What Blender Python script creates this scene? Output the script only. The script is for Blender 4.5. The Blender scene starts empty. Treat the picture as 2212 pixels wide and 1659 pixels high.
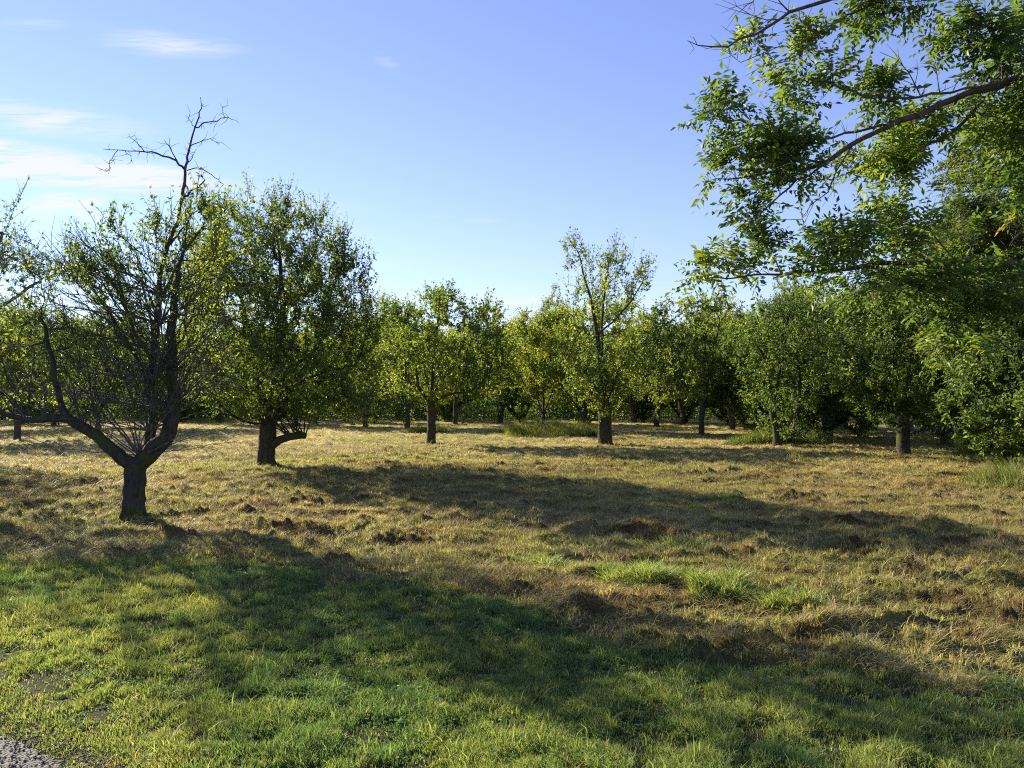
import bpy, math, random
import numpy as np
from mathutils import Vector, Matrix, noise as mnoise
R = math.radians
C = bpy.context.scene
COL = C.collection

# ------------------------------------------------------------------ camera
F = 692.0; EYE = 1.6; PITCH = math.atan(18.0 / F)
cam_d = bpy.data.cameras.new("camera"); cam = bpy.data.objects.new("camera", cam_d); COL.objects.link(cam)
cam.location = (0, 0, EYE); cam.rotation_euler = (R(90) + PITCH, 0, 0)
cam_d.sensor_width = 36; cam_d.lens = 36 * F / 1024; cam_d.clip_start = .05; cam_d.clip_end = 3000
C.camera = cam
K = 1024 / 2212.0
def ray(x, y):
    a = (x * K - 512) / F; c = -(y * K - 384) / F
    return np.array([a, math.cos(PITCH) - c * math.sin(PITCH), math.sin(PITCH) + c * math.cos(PITCH)])
def P(x, y, D):                       # photo point (2212 px wide view) at distance D
    r = ray(x, y); return np.array([0, 0, EYE]) + r * (D / r[1])
def G(x, y):                          # photo point on the ground
    r = ray(x, y); return np.array([0, 0, EYE]) + r * (-EYE / r[2])

# ------------------------------------------------------------------ world, sun, exposure
SUN_EL, SUN_AZ = 24.0, -47.5          # azimuth measured from +Y towards +X
w = bpy.data.worlds.new("World"); C.world = w; w.use_nodes = True
nt = w.node_tree; N = nt.nodes; L = nt.links
for n in list(N): N.remove(n)
out = N.new('ShaderNodeOutputWorld'); bg = N.new('ShaderNodeBackground'); bg.inputs[1].default_value = .095
sky = N.new('ShaderNodeTexSky'); sky.sky_type = 'NISHITA'; sky.sun_disc = False
sky.sun_elevation = R(SUN_EL); sky.sun_rotation = R(SUN_AZ); sky.altitude = 0
sky.air_density = 1.0; sky.dust_density = .0; sky.ozone_density = 3.0
def M_(op, a, b=None, c=None):
    n = N.new('ShaderNodeMath'); n.operation = op
    for i, v in enumerate((a, b, c)):
        if v is None: continue
        if isinstance(v, (int, float)): n.inputs[i].default_value = v
        else: L.new(v, n.inputs[i])
    return n.outputs[0]
tc = N.new('ShaderNodeTexCoord'); sp = N.new('ShaderNodeSeparateXYZ'); L.new(tc.outputs['Generated'], sp.inputs[0])
yy = M_('MAXIMUM', sp.outputs[1], .05)
cb = N.new('ShaderNodeCombineXYZ'); L.new(M_('DIVIDE', sp.outputs[0], yy), cb.inputs[0]); L.new(M_('DIVIDE', sp.outputs[2], yy), cb.inputs[1])
def cloud(x, y, rx, ry, ang, wt):     # one cloud bank, placed by its compass direction and height
    d = ray(x, y); s = K / F
    m = N.new('ShaderNodeMapping'); m.vector_type = 'TEXTURE'
    m.inputs['Location'].default_value = (d[0] / d[1], d[2] / d[1], 0)
    m.inputs['Rotation'].default_value = (0, 0, R(ang)); m.inputs['Scale'].default_value = (rx * s, ry * s, 1)
    L.new(cb.outputs[0], m.inputs[0])
    g = N.new('ShaderNodeTexGradient'); g.gradient_type = 'SPHERICAL'; L.new(m.outputs[0], g.inputs[0])
    return M_('MULTIPLY', g.outputs[1], wt)
cl = None
for a in [(-60, 338, 480, 54, -8, 4.2), (260, 378, 290, 40, -6, 3.4), (60, 254, 320, 46, -7, 1.3), (365, 95, 190, 36, -5, 1.0),
          (115, 443, 95, 34, 12, 2.2), (188, 433, 60, 20, 8, 2.2), (190, 464, 60, 18, -14, 2.), (60, 52, 110, 16, 0, .5), (560, 420, 260, 30, -8, .4),
          (960, 650, 330, 45, 0, .8), (1120, 655, 200, 34, 0, .9), (835, 133, 40, 18, -30, .3), (1050, 477, 60, 8, 0, .3), (950, 467, 50, 8, 0, .25), (600, 690, 1400, 110, 0, .7), (1500, 690, 1200, 90, 0, .6)]:
    c = cloud(*a); cl = c if cl is None else M_('MAXIMUM', cl, c)
mp = N.new('ShaderNodeMapping'); mp.inputs['Rotation'].default_value = (0, 0, R(8)); mp.inputs['Scale'].default_value = (4.5, 48, 1); L.new(cb.outputs[0], mp.inputs[0])
nz = N.new('ShaderNodeTexNoise'); nz.inputs['Scale'].default_value = 2.2; nz.inputs['Detail'].default_value = 7; nz.inputs['Roughness'].default_value = .62; nz.inputs['Distortion'].default_value = .5
L.new(mp.outputs[0], nz.inputs[0])
ns = M_('MULTIPLY_ADD', nz.outputs[0], 3.0, -1.05)
cf = M_('MULTIPLY', cl, ns)
cf = M_('MINIMUM', M_('MAXIMUM', cf, 0.0), .9); 
mx = N.new('ShaderNodeMix'); mx.data_type = 'RGBA'; L.new(cf, mx.inputs[0])
hs = N.new('ShaderNodeHueSaturation'); hs.inputs['Saturation'].default_value = 1.08; hs.inputs['Hue'].default_value = .5275
gm = N.new('ShaderNodeGamma'); gm.inputs[1].default_value = .85; L.new(sky.outputs[0], gm.inputs[0]); L.new(gm.outputs[0], hs.inputs['Color']); hz_ = M_('MULTIPLY', M_('POWER', M_('MAXIMUM', M_('SUBTRACT', 1.0, M_('MULTIPLY', M_('MAXIMUM', sp.outputs[2], 0.0), 2.6)), 0.0), 2.0), .6)
hm = N.new('ShaderNodeMix'); hm.data_type = 'RGBA'; L.new(hz_, hm.inputs[0]); L.new(hs.outputs[0], hm.inputs[6]); hm.inputs[7].default_value = (1.6, 1.82, 2.5, 1); L.new(hm.outputs[2], mx.inputs[6]); mx.inputs[7].default_value = (3.0, 3.05, 3.2, 1)
L.new(mx.outputs[2], bg.inputs[0]); L.new(bg.outputs[0], out.inputs[0])
sd = bpy.data.lights.new("sun", 'SUN'); sd.energy = 4.4; sd.angle = R(.5); sd.color = (1, .88, .68)
so = bpy.data.objects.new("sun", sd); COL.objects.link(so)
sv = Vector((math.sin(R(SUN_AZ)) * math.cos(R(SUN_EL)), math.cos(R(SUN_AZ)) * math.cos(R(SUN_EL)), math.sin(R(SUN_EL))))
so.rotation_euler = sv.to_track_quat('Z', 'Y').to_euler()
C.view_settings.view_transform = 'Standard'; C.view_settings.look = 'None'
C.view_settings.exposure = 1.74; C.view_settings.gamma = 1.0
C.cycles.filter_width = 1.1; C.cycles.use_denoising = False; C.cycles.max_bounces = 6; C.cycles.transparent_max_bounces = 4; C.cycles.transmission_bounces = 4; C.cycles.diffuse_bounces = 3

# ------------------------------------------------------------------ helpers
def h2(ix, iy, s):
    n = (ix.astype(np.int64) * 374761393 + iy.astype(np.int64) * 668265263 + s * 974634777) & 0x7fffffff
    n = ((n ^ (n >> 13)) * 1274126177) & 0x7fffffff
    return ((n ^ (n >> 16)) & 0xffff) / 65535.0
def vn(x, y, s=0):
    ix = np.floor(x); iy = np.floor(y); fx = x - ix; fy = y - iy
    fx = fx * fx * (3 - 2 * fx); fy = fy * fy * (3 - 2 * fy)
    return (h2(ix, iy, s) * (1 - fx) + h2(ix + 1, iy, s) * fx) * (1 - fy) + (h2(ix, iy + 1, s) * (1 - fx) + h2(ix + 1, iy + 1, s) * fx) * fy
def fbm(x, y, s=0, o=4):
    v = 0; a = .5; t = 0
    for i in range(o):
        v = v + a * vn(x, y, s + i * 17); t += a; a *= .5; x = x * 2.03 + 3.1; y = y * 2.03 + 7.7
    return v / t
def sstep(a, b, x):
    t = np.clip((x - a) / (b - a), 0, 1); return t * t * (3 - 2 * t)

def mesh(name, V, Fc, mat, parent=None, col=None, smooth=False):
    V = np.ascontiguousarray(V, dtype=np.float32); Fc = np.ascontiguousarray(Fc, dtype=np.int32)
    m = bpy.data.meshes.new(name); k = Fc.shape[1]
    m.vertices.add(len(V)); m.vertices.foreach_set('co', V.ravel())
    m.loops.add(Fc.size); m.loops.foreach_set('vertex_index', Fc.ravel())
    m.polygons.add(len(Fc)); m.polygons.foreach_set('loop_start', np.arange(0, Fc.size, k, dtype=np.int32))
    if smooth: m.polygons.foreach_set('use_smooth', np.ones(len(Fc), dtype=bool))
    m.update(calc_edges=True)
    if col is not None:
        a = m.color_attributes.new('tint', 'FLOAT_COLOR', 'POINT')
        c4 = np.ones((len(V), 4), dtype=np.float32); c4[:, :3] = col; a.data.foreach_set('color', c4.ravel())
    m.materials.append(mat)
    o = bpy.data.objects.new(name, m); COL.objects.link(o)
    if parent: o.parent = parent
    return o
def thing(name, label, cat, loc, group=None):
    o = bpy.data.objects.new(name, None); COL.objects.link(o); o.location = loc; o.empty_display_size = .3
    o['label'] = label; o['category'] = cat
    if group: o['group'] = group
    return o
def tag(o, label, cat, group=None):
    o['label'] = label; o['category'] = cat
    if group: o['group'] = group
def copy_tree(root, loc, rz, sc, label, group):
    r = root.copy(); COL.objects.link(r); r.location = loc; r.rotation_euler = (0, 0, rz); r.scale = (sc[0], sc[0], sc[1] * 1.05); r['label'] = label; r['group'] = group
    for ch in list(root.children):
        c = ch.copy(); COL.objects.link(c); c.parent = r
    return r

# ------------------------------------------------------------------ materials
def nodes(name):
    m = bpy.data.materials.new(name); m.use_nodes = True; t = m.node_tree
    for n in list(t.nodes): t.nodes.remove(n)
    return m, t, t.nodes, t.links
def ramp(n, stops):
    cr = n.color_ramp
    while len(cr.elements) > 1: cr.elements.remove(cr.elements[-1])
    cr.elements[0].position = stops[0][0]; cr.elements[0].color = (*stops[0][1], 1)
    for p, c in stops[1:]:
        e = cr.elements.new(p); e.color = (*c, 1)
def leaf_mat(name, transl=.5, rough=.45, spec=.5, tmul=(1.5, 1.35, .5)):
    m, t, n, l = nodes(name)
    at = n.new('ShaderNodeAttribute'); at.attribute_name = 'tint'
    p = n.new('ShaderNodeBsdfPrincipled'); p.inputs['Roughness'].default_value = rough; p.inputs['Specular IOR Level'].default_value = spec
    tr = n.new('ShaderNodeBsdfTranslucent'); mu = n.new('ShaderNodeMix'); mu.data_type = 'RGBA'; mu.blend_type = 'MULTIPLY'; mu.inputs[0].default_value = 1; mu.inputs[7].default_value = (*tmul, 1)
    ms = n.new('ShaderNodeMixShader'); ms.inputs[0].default_value = transl; o = n.new('ShaderNodeOutputMaterial')
    l.new(at.outputs[0], p.inputs['Base Color']); l.new(at.outputs[0], mu.inputs[6]); l.new(mu.outputs[2], tr.inputs[0])
    l.new(p.outputs[0], ms.inputs[1]); l.new(tr.outputs[0], ms.inputs[2]); l.new(ms.outputs[0], o.inputs[0])
    return m
def bark_mat(name, dark, light, moss=None, scale=14):
    m, t, n, l = nodes(name)
    tcn = n.new('ShaderNodeTexCoord'); mp_ = n.new('ShaderNodeMapping'); mp_.inputs['Scale'].default_value = (1, 1, .35); l.new(tcn.outputs['Object'], mp_.inputs[0])
    v = n.new('ShaderNodeTexVoronoi'); v.inputs['Scale'].default_value = scale * 2.2; v.feature = 'DISTANCE_TO_EDGE'
    z = n.new('ShaderNodeTexNoise'); z.inputs['Scale'].default_value = scale; z.inputs['Detail'].default_value = 8; z.inputs['Roughness'].default_value = .7
    l.new(mp_.outputs[0], z.inputs[0]); l.new(mp_.outputs[0], v.inputs[0])
    r = n.new('ShaderNodeValToRGB'); ramp(r, [(.3, dark), (.52, tuple((a + b) / 2 for a, b in zip(dark, light))), (.75, light)]); l.new(z.outputs[0], r.inputs[0])
    p = n.new('ShaderNodeBsdfPrincipled'); p.inputs['Roughness'].default_value = .9; p.inputs['Specular IOR Level'].default_value = .2
    c = r.outputs[0]
    if moss:
        z2 = n.new('ShaderNodeTexNoise'); z2.inputs['Scale'].default_value = 3.5; z2.inputs['Detail'].default_value = 5; l.new(tcn.outputs['Object'], z2.inputs[0])
        r2 = n.new('ShaderNodeValToRGB'); ramp(r2, [(.5, (0, 0, 0)), (.6, (1, 1, 1))]); l.new(z2.outputs[0], r2.inputs[0])
        mx_ = n.new('ShaderNodeMix'); mx_.data_type = 'RGBA'; l.new(r2.outputs[0], mx_.inputs[0]); l.new(c, mx_.inputs[6]); mx_.inputs[7].default_value = (*moss, 1); c = mx_.outputs[2]
    l.new(c, p.inputs['Base Color'])
    ad = n.new('ShaderNodeMath'); ad.operation = 'ADD'; l.new(z.outputs[0], ad.inputs[0]); l.new(v.outputs[0], ad.inputs[1])
    b = n.new('ShaderNodeBump'); b.inputs['Strength'].default_value = .9; b.inputs['Distance'].default_value = .03; l.new(ad.outputs[0], b.inputs['Height']); l.new(b.outputs[0], p.inputs['Normal'])
    o = n.new('ShaderNodeOutputMaterial'); l.new(p.outputs[0], o.inputs[0])
    return m
M_leaf = leaf_mat('leaf', .62, .45, .5, (1.9, 1.9, .75))
M_walnut = leaf_mat('compound_leaf', .45, .45, .3, (1.9, 1.75, .6))
M_grass = leaf_mat('grass_blade', .5, .5, .4, (1.6, 1.55, .8))
M_hay = leaf_mat('cut_grass', .3, .6, .3, (1.25, 1.1, .7))
M_bark = bark_mat('orchard_bark', (.018, .015, .012), (.085, .072, .058), (.05, .062, .012))
M_bark2 = bark_mat('far_bark', (.03, .026, .022), (.12, .105, .09))
M_twig = bark_mat('twig_bark', (.05, .045, .042), (.17, .155, .145))
M_limb = bark_mat('limb_bark', (.04, .033, .027), (.165, .135, .11))
M_dead = bark_mat('dead_wood', (.035, .026, .024), (.14, .11, .10))
M_pale = bark_mat('pale_bark', (.10, .085, .07), (.30, .26, .215))

# ------------------------------------------------------------------ ground height
EDGE = np.array([G(x, y)[:2] for x, y in [(-900, 1205), (0, 1208), (350, 1205), (620, 1222), (760, 1250), (900, 1282), (1060, 1325), (1250, 1372), (1450, 1432), (1650, 1470), (1900, 1500), (2212, 1525), (2700, 1600)]])
def hayf(x, y):                         # 0 on the green lawn, 1 on the mown hay
    e = np.interp(x, EDGE[:, 0], EDGE[:, 1]); D = np.maximum(y, .1)
    n = (fbm(x * 1.3, y * 1.3, 5, 4) - .5) * 1.3 + (fbm(x * 6, y * 6, 9, 2) - .5) * .5
    return sstep(-.22, .28, (y - e) + n)
CLODS = None
def height(x, y):
    hf = hayf(x, y); r = np.hypot(x, y)
    big = (fbm(x * .11, y * .11, 2, 3) - .5) * .16 * sstep(4, 25, r)
    m1 = fbm(x * 1.5, y * 1.9, 21, 4); m2 = np.clip(fbm(x * 2.6 + 9, y * 3.2, 33, 3) - .52, 0, 1)
    rg_ = .35 + .9 * sstep(.38, .62, fbm(x * .45, y * .6, 47, 2))
    hay = (m1 - .5) * .07 + rg_ * (1 - .5 * sstep(12, 25, r)) * (sstep(.45, .72, fbm(x * 2.6, y * 3.6, 33, 3)) * .060 + sstep(.48, .70, fbm(x * 6.5, y * 9, 43, 3)) * .045) + (fbm(x * 14, y * 18, 41, 2) - .5) * .03
    hay = hay + sstep(.60, .74, fbm(x * 1.9, y * 5.2, 77, 4)) * .065
    lawn = (fbm(x * 1.1, y * 1.1, 61, 3) - .5) * .06 + (fbm(x * 8, y * 8, 51, 2) - .5) * .012
    fade = 1 - sstep(60, 140, r) * .8
    return big + (hay * hf + lawn * (1 - hf)) * fade
def hz(x, y): return float(height(np.array([x], dtype=float), np.array([y], dtype=float))[0])

PATH0, PATH1 = G(-300, 1450), G(330, 1735)   # edge line of the gravel path
def pathf(x, y):                        # 1 on the gravel
    d = (PATH1 - PATH0)[:2]; d = d / np.linalg.norm(d); nx, ny = -d[1], d[0]
    s = (x - PATH0[0]) * nx + (y - PATH0[1]) * ny
    return -s + (fbm(x * 5, y * 5, 90, 3) - .5) * .22     # signed distance into the path

# ground sheet: polar grid, fine in front of the camera
ang = np.concatenate([np.linspace(-180, -58, 40)[:-1], np.linspace(-58, 58, 1000), np.linspace(58, 180, 40)[1:]])
rad = np.concatenate([[.02, .6, 1.2, 1.7], 2.1 * 1.0062 ** np.arange(0, 600), [95, 110, 140, 190, 280, 420, 700, 1400]])
rad = np.sort(rad)
A_, R_ = np.meshgrid(np.radians(ang), rad)
gx = (np.sin(A_) * R_).ravel(); gy = (np.cos(A_) * R_).ravel(); gz = height(gx, gy)
gz = np.where(pathf(gx, gy) > 0, -.012, gz)
nr, na = A_.shape; idx = np.arange(nr * na).reshape(nr, na)
Q = np.stack([idx[:-1, :-1], idx[1:, :-1], idx[1:, 1:], idx[:-1, 1:]], -1).reshape(-1, 4)[:, ::-1]
hf = hayf(gx, gy); n1 = fbm(gx * .7, gy * .7, 101, 4); n2 = fbm(gx * 3.5, gy * 3.5, 111, 4)
def lerp(a, b, t): return a * (1 - t[:, None]) + b * t[:, None]
def c_(*v): return np.array(v, dtype=float)[None, :]
def hay_col(x, y, s=0):
    a = fbm(x * .33, y * .55, 131, 4); b = fbm(x * 2.2, y * 2.8, 141, 4)
    c = lerp(c_(.52, .425, .185), c_(.43, .40, .14), sstep(.42, .62, a))
    c = lerp(c, c_(.20, .215, .055), sstep(.52, .64, b) * .7)
    c = lerp(c, c_(.20, .12, .055), sstep(.53, .66, fbm(x * 1.7 + 5, y * 2.4, 151, 4)) * .75)
    return c
gc = lerp(lerp(c_(.045, .055, .022), c_(.06, .055, .028), sstep(.4, .65, n2)), hay_col(gx, gy) * .33, hf)  # dark soil tint also paints in the thatch and shade beneath the blades
gc = lerp(gc, hay_col(gx, gy) * .9, sstep(12, 34, np.hypot(gx, gy)) * hf)
gc = lerp(gc, c_(.11, .10, .05), sstep(-.35, .0, pathf(gx, gy)) * (1 - hf))
m, t, n, l = nodes('ground_soil')
at = n.new('ShaderNodeAttribute'); at.attribute_name = 'tint'; tcn = n.new('ShaderNodeTexCoord')
z = n.new('ShaderNodeTexNoise'); z.inputs['Scale'].default_value = 26; z.inputs['Detail'].default_value = 6; z.inputs['Roughness'].default_value = .75; l.new(tcn.outputs['Object'], z.inputs[0])
z2 = n.new('ShaderNodeTexNoise'); z2.inputs['Scale'].default_value = 5; z2.inputs['Detail'].default_value = 8; z2.inputs['Roughness'].default_value = .75; l.new(tcn.outputs['Object'], z2.inputs[0])
r = n.new('ShaderNodeValToRGB'); ramp(r, [(.32, (.42, .42, .42)), (.5, (.95, .95, .95)), (.68, (1.45, 1.4, 1.3))])
av = n.new('ShaderNodeMath'); av.operation = 'MULTIPLY_ADD'; av.inputs[1].default_value = .5; l.new(z.outputs[0], av.inputs[0])
hv = n.new('ShaderNodeMath'); hv.operation = 'MULTIPLY'; hv.inputs[1].default_value = .5; l.new(z2.outputs[0], hv.inputs[0]); l.new(hv.outputs[0], av.inputs[2])
l.new(av.outputs[0], r.inputs[0])
mu = n.new('ShaderNodeMix'); mu.data_type = 'RGBA'; mu.blend_type = 'MULTIPLY'; mu.inputs[0].default_value = 1; l.new(at.outputs[0], mu.inputs[6]); l.new(r.outputs[0], mu.inputs[7])
p = n.new('ShaderNodeBsdfPrincipled'); p.inputs['Roughness'].default_value = .95; p.inputs['Specular IOR Level'].default_value = .1; l.new(mu.outputs[2], p.inputs['Base Color'])
b = n.new('ShaderNodeBump'); b.inputs['Strength'].default_value = 1; b.inputs['Distance'].default_value = .06; l.new(av.outputs[0], b.inputs['Height']); l.new(b.outputs[0], p.inputs['Normal'])
o = n.new('ShaderNodeOutputMaterial'); l.new(p.outputs[0], o.inputs[0]); M_ground = m
g = mesh('ground', np.stack([gx, gy, gz], 1), Q, M_ground, col=gc, smooth=True); g['kind'] = 'structure'

# gravel path at the lower left
m, t, n, l = nodes('gravel'); tcn = n.new('ShaderNodeTexCoord')
v = n.new('ShaderNodeTexVoronoi'); v.inputs['Scale'].default_value = 75; l.new(tcn.outputs['Object'], v.inputs[0])
r = n.new('ShaderNodeValToRGB'); ramp(r, [(0, (.025, .024, .022)), (.5, (.06, .058, .053)), (1, (.125, .12, .11))]); l.new(v.outputs['Color'], r.inputs[0])
p = n.new('ShaderNodeBsdfPrincipled'); p.inputs['Roughness'].default_value = .85; l.new(r.outputs[0], p.inputs['Base Color'])
b = n.new('ShaderNodeBump'); b.invert = True; b.inputs['Strength'].default_value = .8; b.inputs['Distance'].default_value = .01; l.new(v.outputs['Distance'], b.inputs['Height']); l.new(b.outputs[0], p.inputs['Normal'])
o = n.new('ShaderNodeOutputMaterial'); l.new(p.outputs[0], o.inputs[0]); M_gravel = m
rng = np.random.default_rng(3)
dv = (PATH1 - PATH0)[:2]; dv = dv / np.linalg.norm(dv); nv = np.array([-dv[1], dv[0]])
ss, tt = np.meshgrid(np.linspace(-3, 6, 120), np.linspace(0, 2.6, 50))
px = PATH0[0] + dv[0] * ss - nv[0] * tt; py = PATH0[1] + dv[1] * ss - nv[1] * tt
pz = .004 + (fbm(px * 3, py * 3, 7, 3) - .5) * .01
nr2, na2 = ss.shape; ii = np.arange(nr2 * na2).reshape(nr2, na2)
Q2 = np.stack([ii[:-1, :-1], ii[1:, :-1], ii[1:, 1:], ii[:-1, 1:]], -1).reshape(-1, 4)
po = mesh('path', np.stack([px.ravel(), py.ravel(), pz.ravel()], 1), Q2, M_gravel, smooth=True); po['kind'] = 'structure'
# loose stones: squashed octahedra
ns_ = 9000; sx = PATH0[0] + dv[0] * rng.uniform(-.5, 5, ns_); sy = PATH0[1] + dv[1] * 0 
s1 = rng.uniform(-1, 5, ns_); s2 = rng.exponential(.55, ns_) - .12
sx = PATH0[0] + dv[0] * s1 - nv[0] * s2; sy = PATH0[1] + dv[1] * s1 - nv[1] * s2
rs = rng.uniform(.003, .009, ns_)
oct_ = np.array([[1, 0, 0], [0, 1, 0], [-1, 0, 0], [0, -1, 0], [0, 0, .6], [0, 0, -.6]])
fo = np.array([[0, 1, 4], [1, 2, 4], [2, 3, 4], [3, 0, 4], [1, 0, 5], [2, 1, 5], [3, 2, 5], [0, 3, 5]])
an = rng.uniform(0, 6.28, ns_); ca, sa = np.cos(an), np.sin(an)
jit = rng.uniform(.6, 1.3, (ns_, 6, 3)); o3 = oct_[None] * jit
vx = o3[:, :, 0] * ca[:, None] - o3[:, :, 1] * sa[:, None]; vy = o3[:, :, 0] * sa[:, None] + o3[:, :, 1] * ca[:, None]
V = np.stack([sx[:, None] + vx * rs[:, None], sy[:, None] + vy * rs[:, None], .008 + o3[:, :, 2] * rs[:, None]], -1).reshape(-1, 3)
go = mesh('gravel_stones', V, (fo[None] + (np.arange(ns_) * 6)[:, None, None]).reshape(-1, 3), M_gravel); go['kind'] = 'stuff'; tag(go, 'loose grey gravel along the path edge', 'gravel')

def unit(v): return v / (np.linalg.norm(v, axis=-1, keepdims=True) + 1e-9)
def leaves_at(p, d, L_, W_, rg, palette, droop=.15, fold=.14):
    """leaf blades at points p along directions d"""
    n = len(p); d = unit(d); up = unit(np.stack([rg.normal(0, .7, n), rg.normal(0, .7, n), np.abs(rg.normal(.8, .4, n))], 1))
    s = unit(np.cross(d, up)); nn = np.cross(s, d); L_ = L_[:, None]; W_ = W_[:, None]
    V = np.stack([p, p + d * L_ * .45 + s * W_ * .5 + nn * W_ * fold * 2, p + d * L_ - nn * L_ * droop, p + d * L_ * .45 - s * W_ * .5 + nn * W_ * fold * 2], 1)
    b = np.arange(n)[:, None] * 4; Fc = np.concatenate([b + np.array([[0, 1, 2]]), b + np.array([[0, 2, 3]])])
    return V.reshape(-1, 3), Fc
# ------------------------------------------------------------------ blades
def blades(x, y, z, h, w, az, lean, col, curl=.5, rng=rng):
    """one curved blade per entry: lean = horizontal reach / length (0 upright, 1 lying)"""
    n = len(x); lx, ly = np.cos(az), np.sin(az); up = np.sqrt(np.clip(1 - lean ** 2, .0, 1))
    fa = rng.uniform(0, 6.283, n); wx, wy = np.cos(fa) * w * .5, np.sin(fa) * w * .5
    V = np.zeros((n, 5, 3))
    mx_ = x + lx * lean * h * .42; my_ = y + ly * lean * h * .42; mz = z + h * (.5 * up + .08 * lean)
    V[:, 0] = np.stack([x - wx, y - wy, z - .01], 1); V[:, 1] = np.stack([x + wx, y + wy, z - .01], 1)
    V[:, 2] = np.stack([mx_ - wx * .8, my_ - wy * .8, mz], 1); V[:, 3] = np.stack([mx_ + wx * .8, my_ + wy * .8, mz], 1)
    V[:, 4] = np.stack([x + lx * lean * h + lx * curl * h * .15, y + ly * lean * h + ly * curl * h * .15, z + h * up * (1 - .12 * curl)], 1)
    Fc = np.array([[0, 1, 3], [0, 3, 2], [2, 3, 4]])[None] + (np.arange(n) * 5)[:, None, None]
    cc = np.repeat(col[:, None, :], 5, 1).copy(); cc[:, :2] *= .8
    return V.reshape(-1, 3), Fc.reshape(-1, 3), cc.reshape(-1, 3)
def scatter(n, r0, r1, half=41, p=1.0, rng=rng):
    """points in a sector in front of the camera; density falls as r^-p"""
    u = rng.uniform(0, 1, n); q = 2 - p
    r = (r0 ** q + u * (r1 ** q - r0 ** q)) ** (1 / q) if abs(q) > 1e-6 else r0 * (r1 / r0) ** u
    a = np.radians(rng.uniform(-half, half, n)); return np.sin(a) * r, np.cos(a) * r, r

def lawn(n, r0, r1, seed):
    rg = np.random.default_rng(seed); x, y, r = scatter(n, r0, r1, 49, 1.5, rg)
    hf = hayf(x, y); pf = pathf(x, y)
    wear = sstep(-1.0, -.05, pf + (fbm(x * 3, y * 3, 170, 3) - .5) * .9)
    tuft = fbm(x * 7, y * 7, 181, 3); keep = (rg.uniform(0, 1, n) > hf) & (rg.uniform(0, 1, n) > wear * .5) & (rg.uniform(0, 1, n) < .22 + sstep(.34, .55, tuft))
    keep &= (pf < .04) | (rg.uniform(0, 1, n) < .02)
    x, y, r, tuft, wear = x[keep], y[keep], r[keep], tuft[keep], wear[keep]; n = len(x)
    a = fbm(x * .8, y * .8, 191, 4)
    h = rg.uniform(.018, .050, n) * (.65 + .9 * sstep(.35, .65, tuft)) * (1 - .45 * wear) * (.8 + .5 * a)
    tall = rg.uniform(0, 1, n) < .02; h[tall] *= rg.uniform(1.4, 2.2, tall.sum())
    w = rg.uniform(.0018, .0040, n) * (1 + .08 * r); w[tall] *= 1.5
    base = lerp(c_(.135, .195, .055), c_(.23, .28, .085), rg.uniform(0, 1, n))
    base = lerp(base, c_(.28, .30, .10), sstep(.5, .68, a) * .6)
    base = lerp(base, c_(.085, .17, .06), sstep(.55, .7, fbm(x * 1.6, y * 1.6, 201, 3)) * .7)
    dry = rg.uniform(0, 1, n) < .05 + .13 * wear; base[dry] = [.30, .26, .12]
    base *= rg.uniform(.55, 1.35, (n, 1))
    return blades(x, y, height(x, y), h, w, rg.uniform(0, 6.283, n), np.clip(rg.normal(.5, .25, n), 0, .95), base, .6, rg)
def join(parts):
    Vs, Fs, Cs, o = [], [], [], 0
    for V, Fc, c in parts: Vs.append(V); Fs.append(Fc + o); Cs.append(c); o += len(V)
    return np.concatenate(Vs), np.concatenate(Fs), np.concatenate(Cs)
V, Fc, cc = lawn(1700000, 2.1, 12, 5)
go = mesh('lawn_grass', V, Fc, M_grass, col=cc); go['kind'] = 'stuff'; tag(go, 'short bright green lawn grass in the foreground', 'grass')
# clover and broad leaves in the lawn
rg = np.random.default_rng(8); x, y, r = scatter(26000, 2.6, 7.5, 42, 1.4, rg)
k = (fbm(x * 1.4, y * 1.4, 221, 3) > .57) & (hayf(x, y) < .3) & (pathf(x, y) < -.9); x, y, r = x[k], y[k], r[k]; n_ = len(x)
z_ = height(x, y) + rg.uniform(.015, .05, n_); V = []
for j in range(3):
    a = rg.uniform(0, 6.28, n_) * 0 + j * 2.094 + x * 40; L_ = rg.uniform(.006, .012, n_)
    dx, dy = np.cos(a), np.sin(a)
    V.append(np.stack([np.stack([x, y, z_], 1), np.stack([x + dx * L_ * .6 - dy * L_ * .5, y + dy * L_ * .6 + dx * L_ * .5, z_ + .003], 1),
                       np.stack([x + dx * L_ * 1.1, y + dy * L_ * 1.1, z_ - .002], 1), np.stack([x + dx * L_ * .6 + dy * L_ * .5, y + dy * L_ * .6 - dx * L_ * .5, z_ + .003], 1)], 1))
V = np.concatenate(V).reshape(-1, 3); q_ = np.arange(n_ * 3)[:, None] * 4 + np.arange(4)[None]
ct = np.repeat(np.tile(lerp(c_(.05, .14, .02), c_(.10, .22, .03), rg.uniform(0, 1, n_)), (3, 1)), 4, 0)
go = mesh('clover', V, q_, M_grass, col=ct); go['kind'] = 'stuff'; tag(go, 'clover and small broad leaves among the lawn grass', 'clover')

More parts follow.
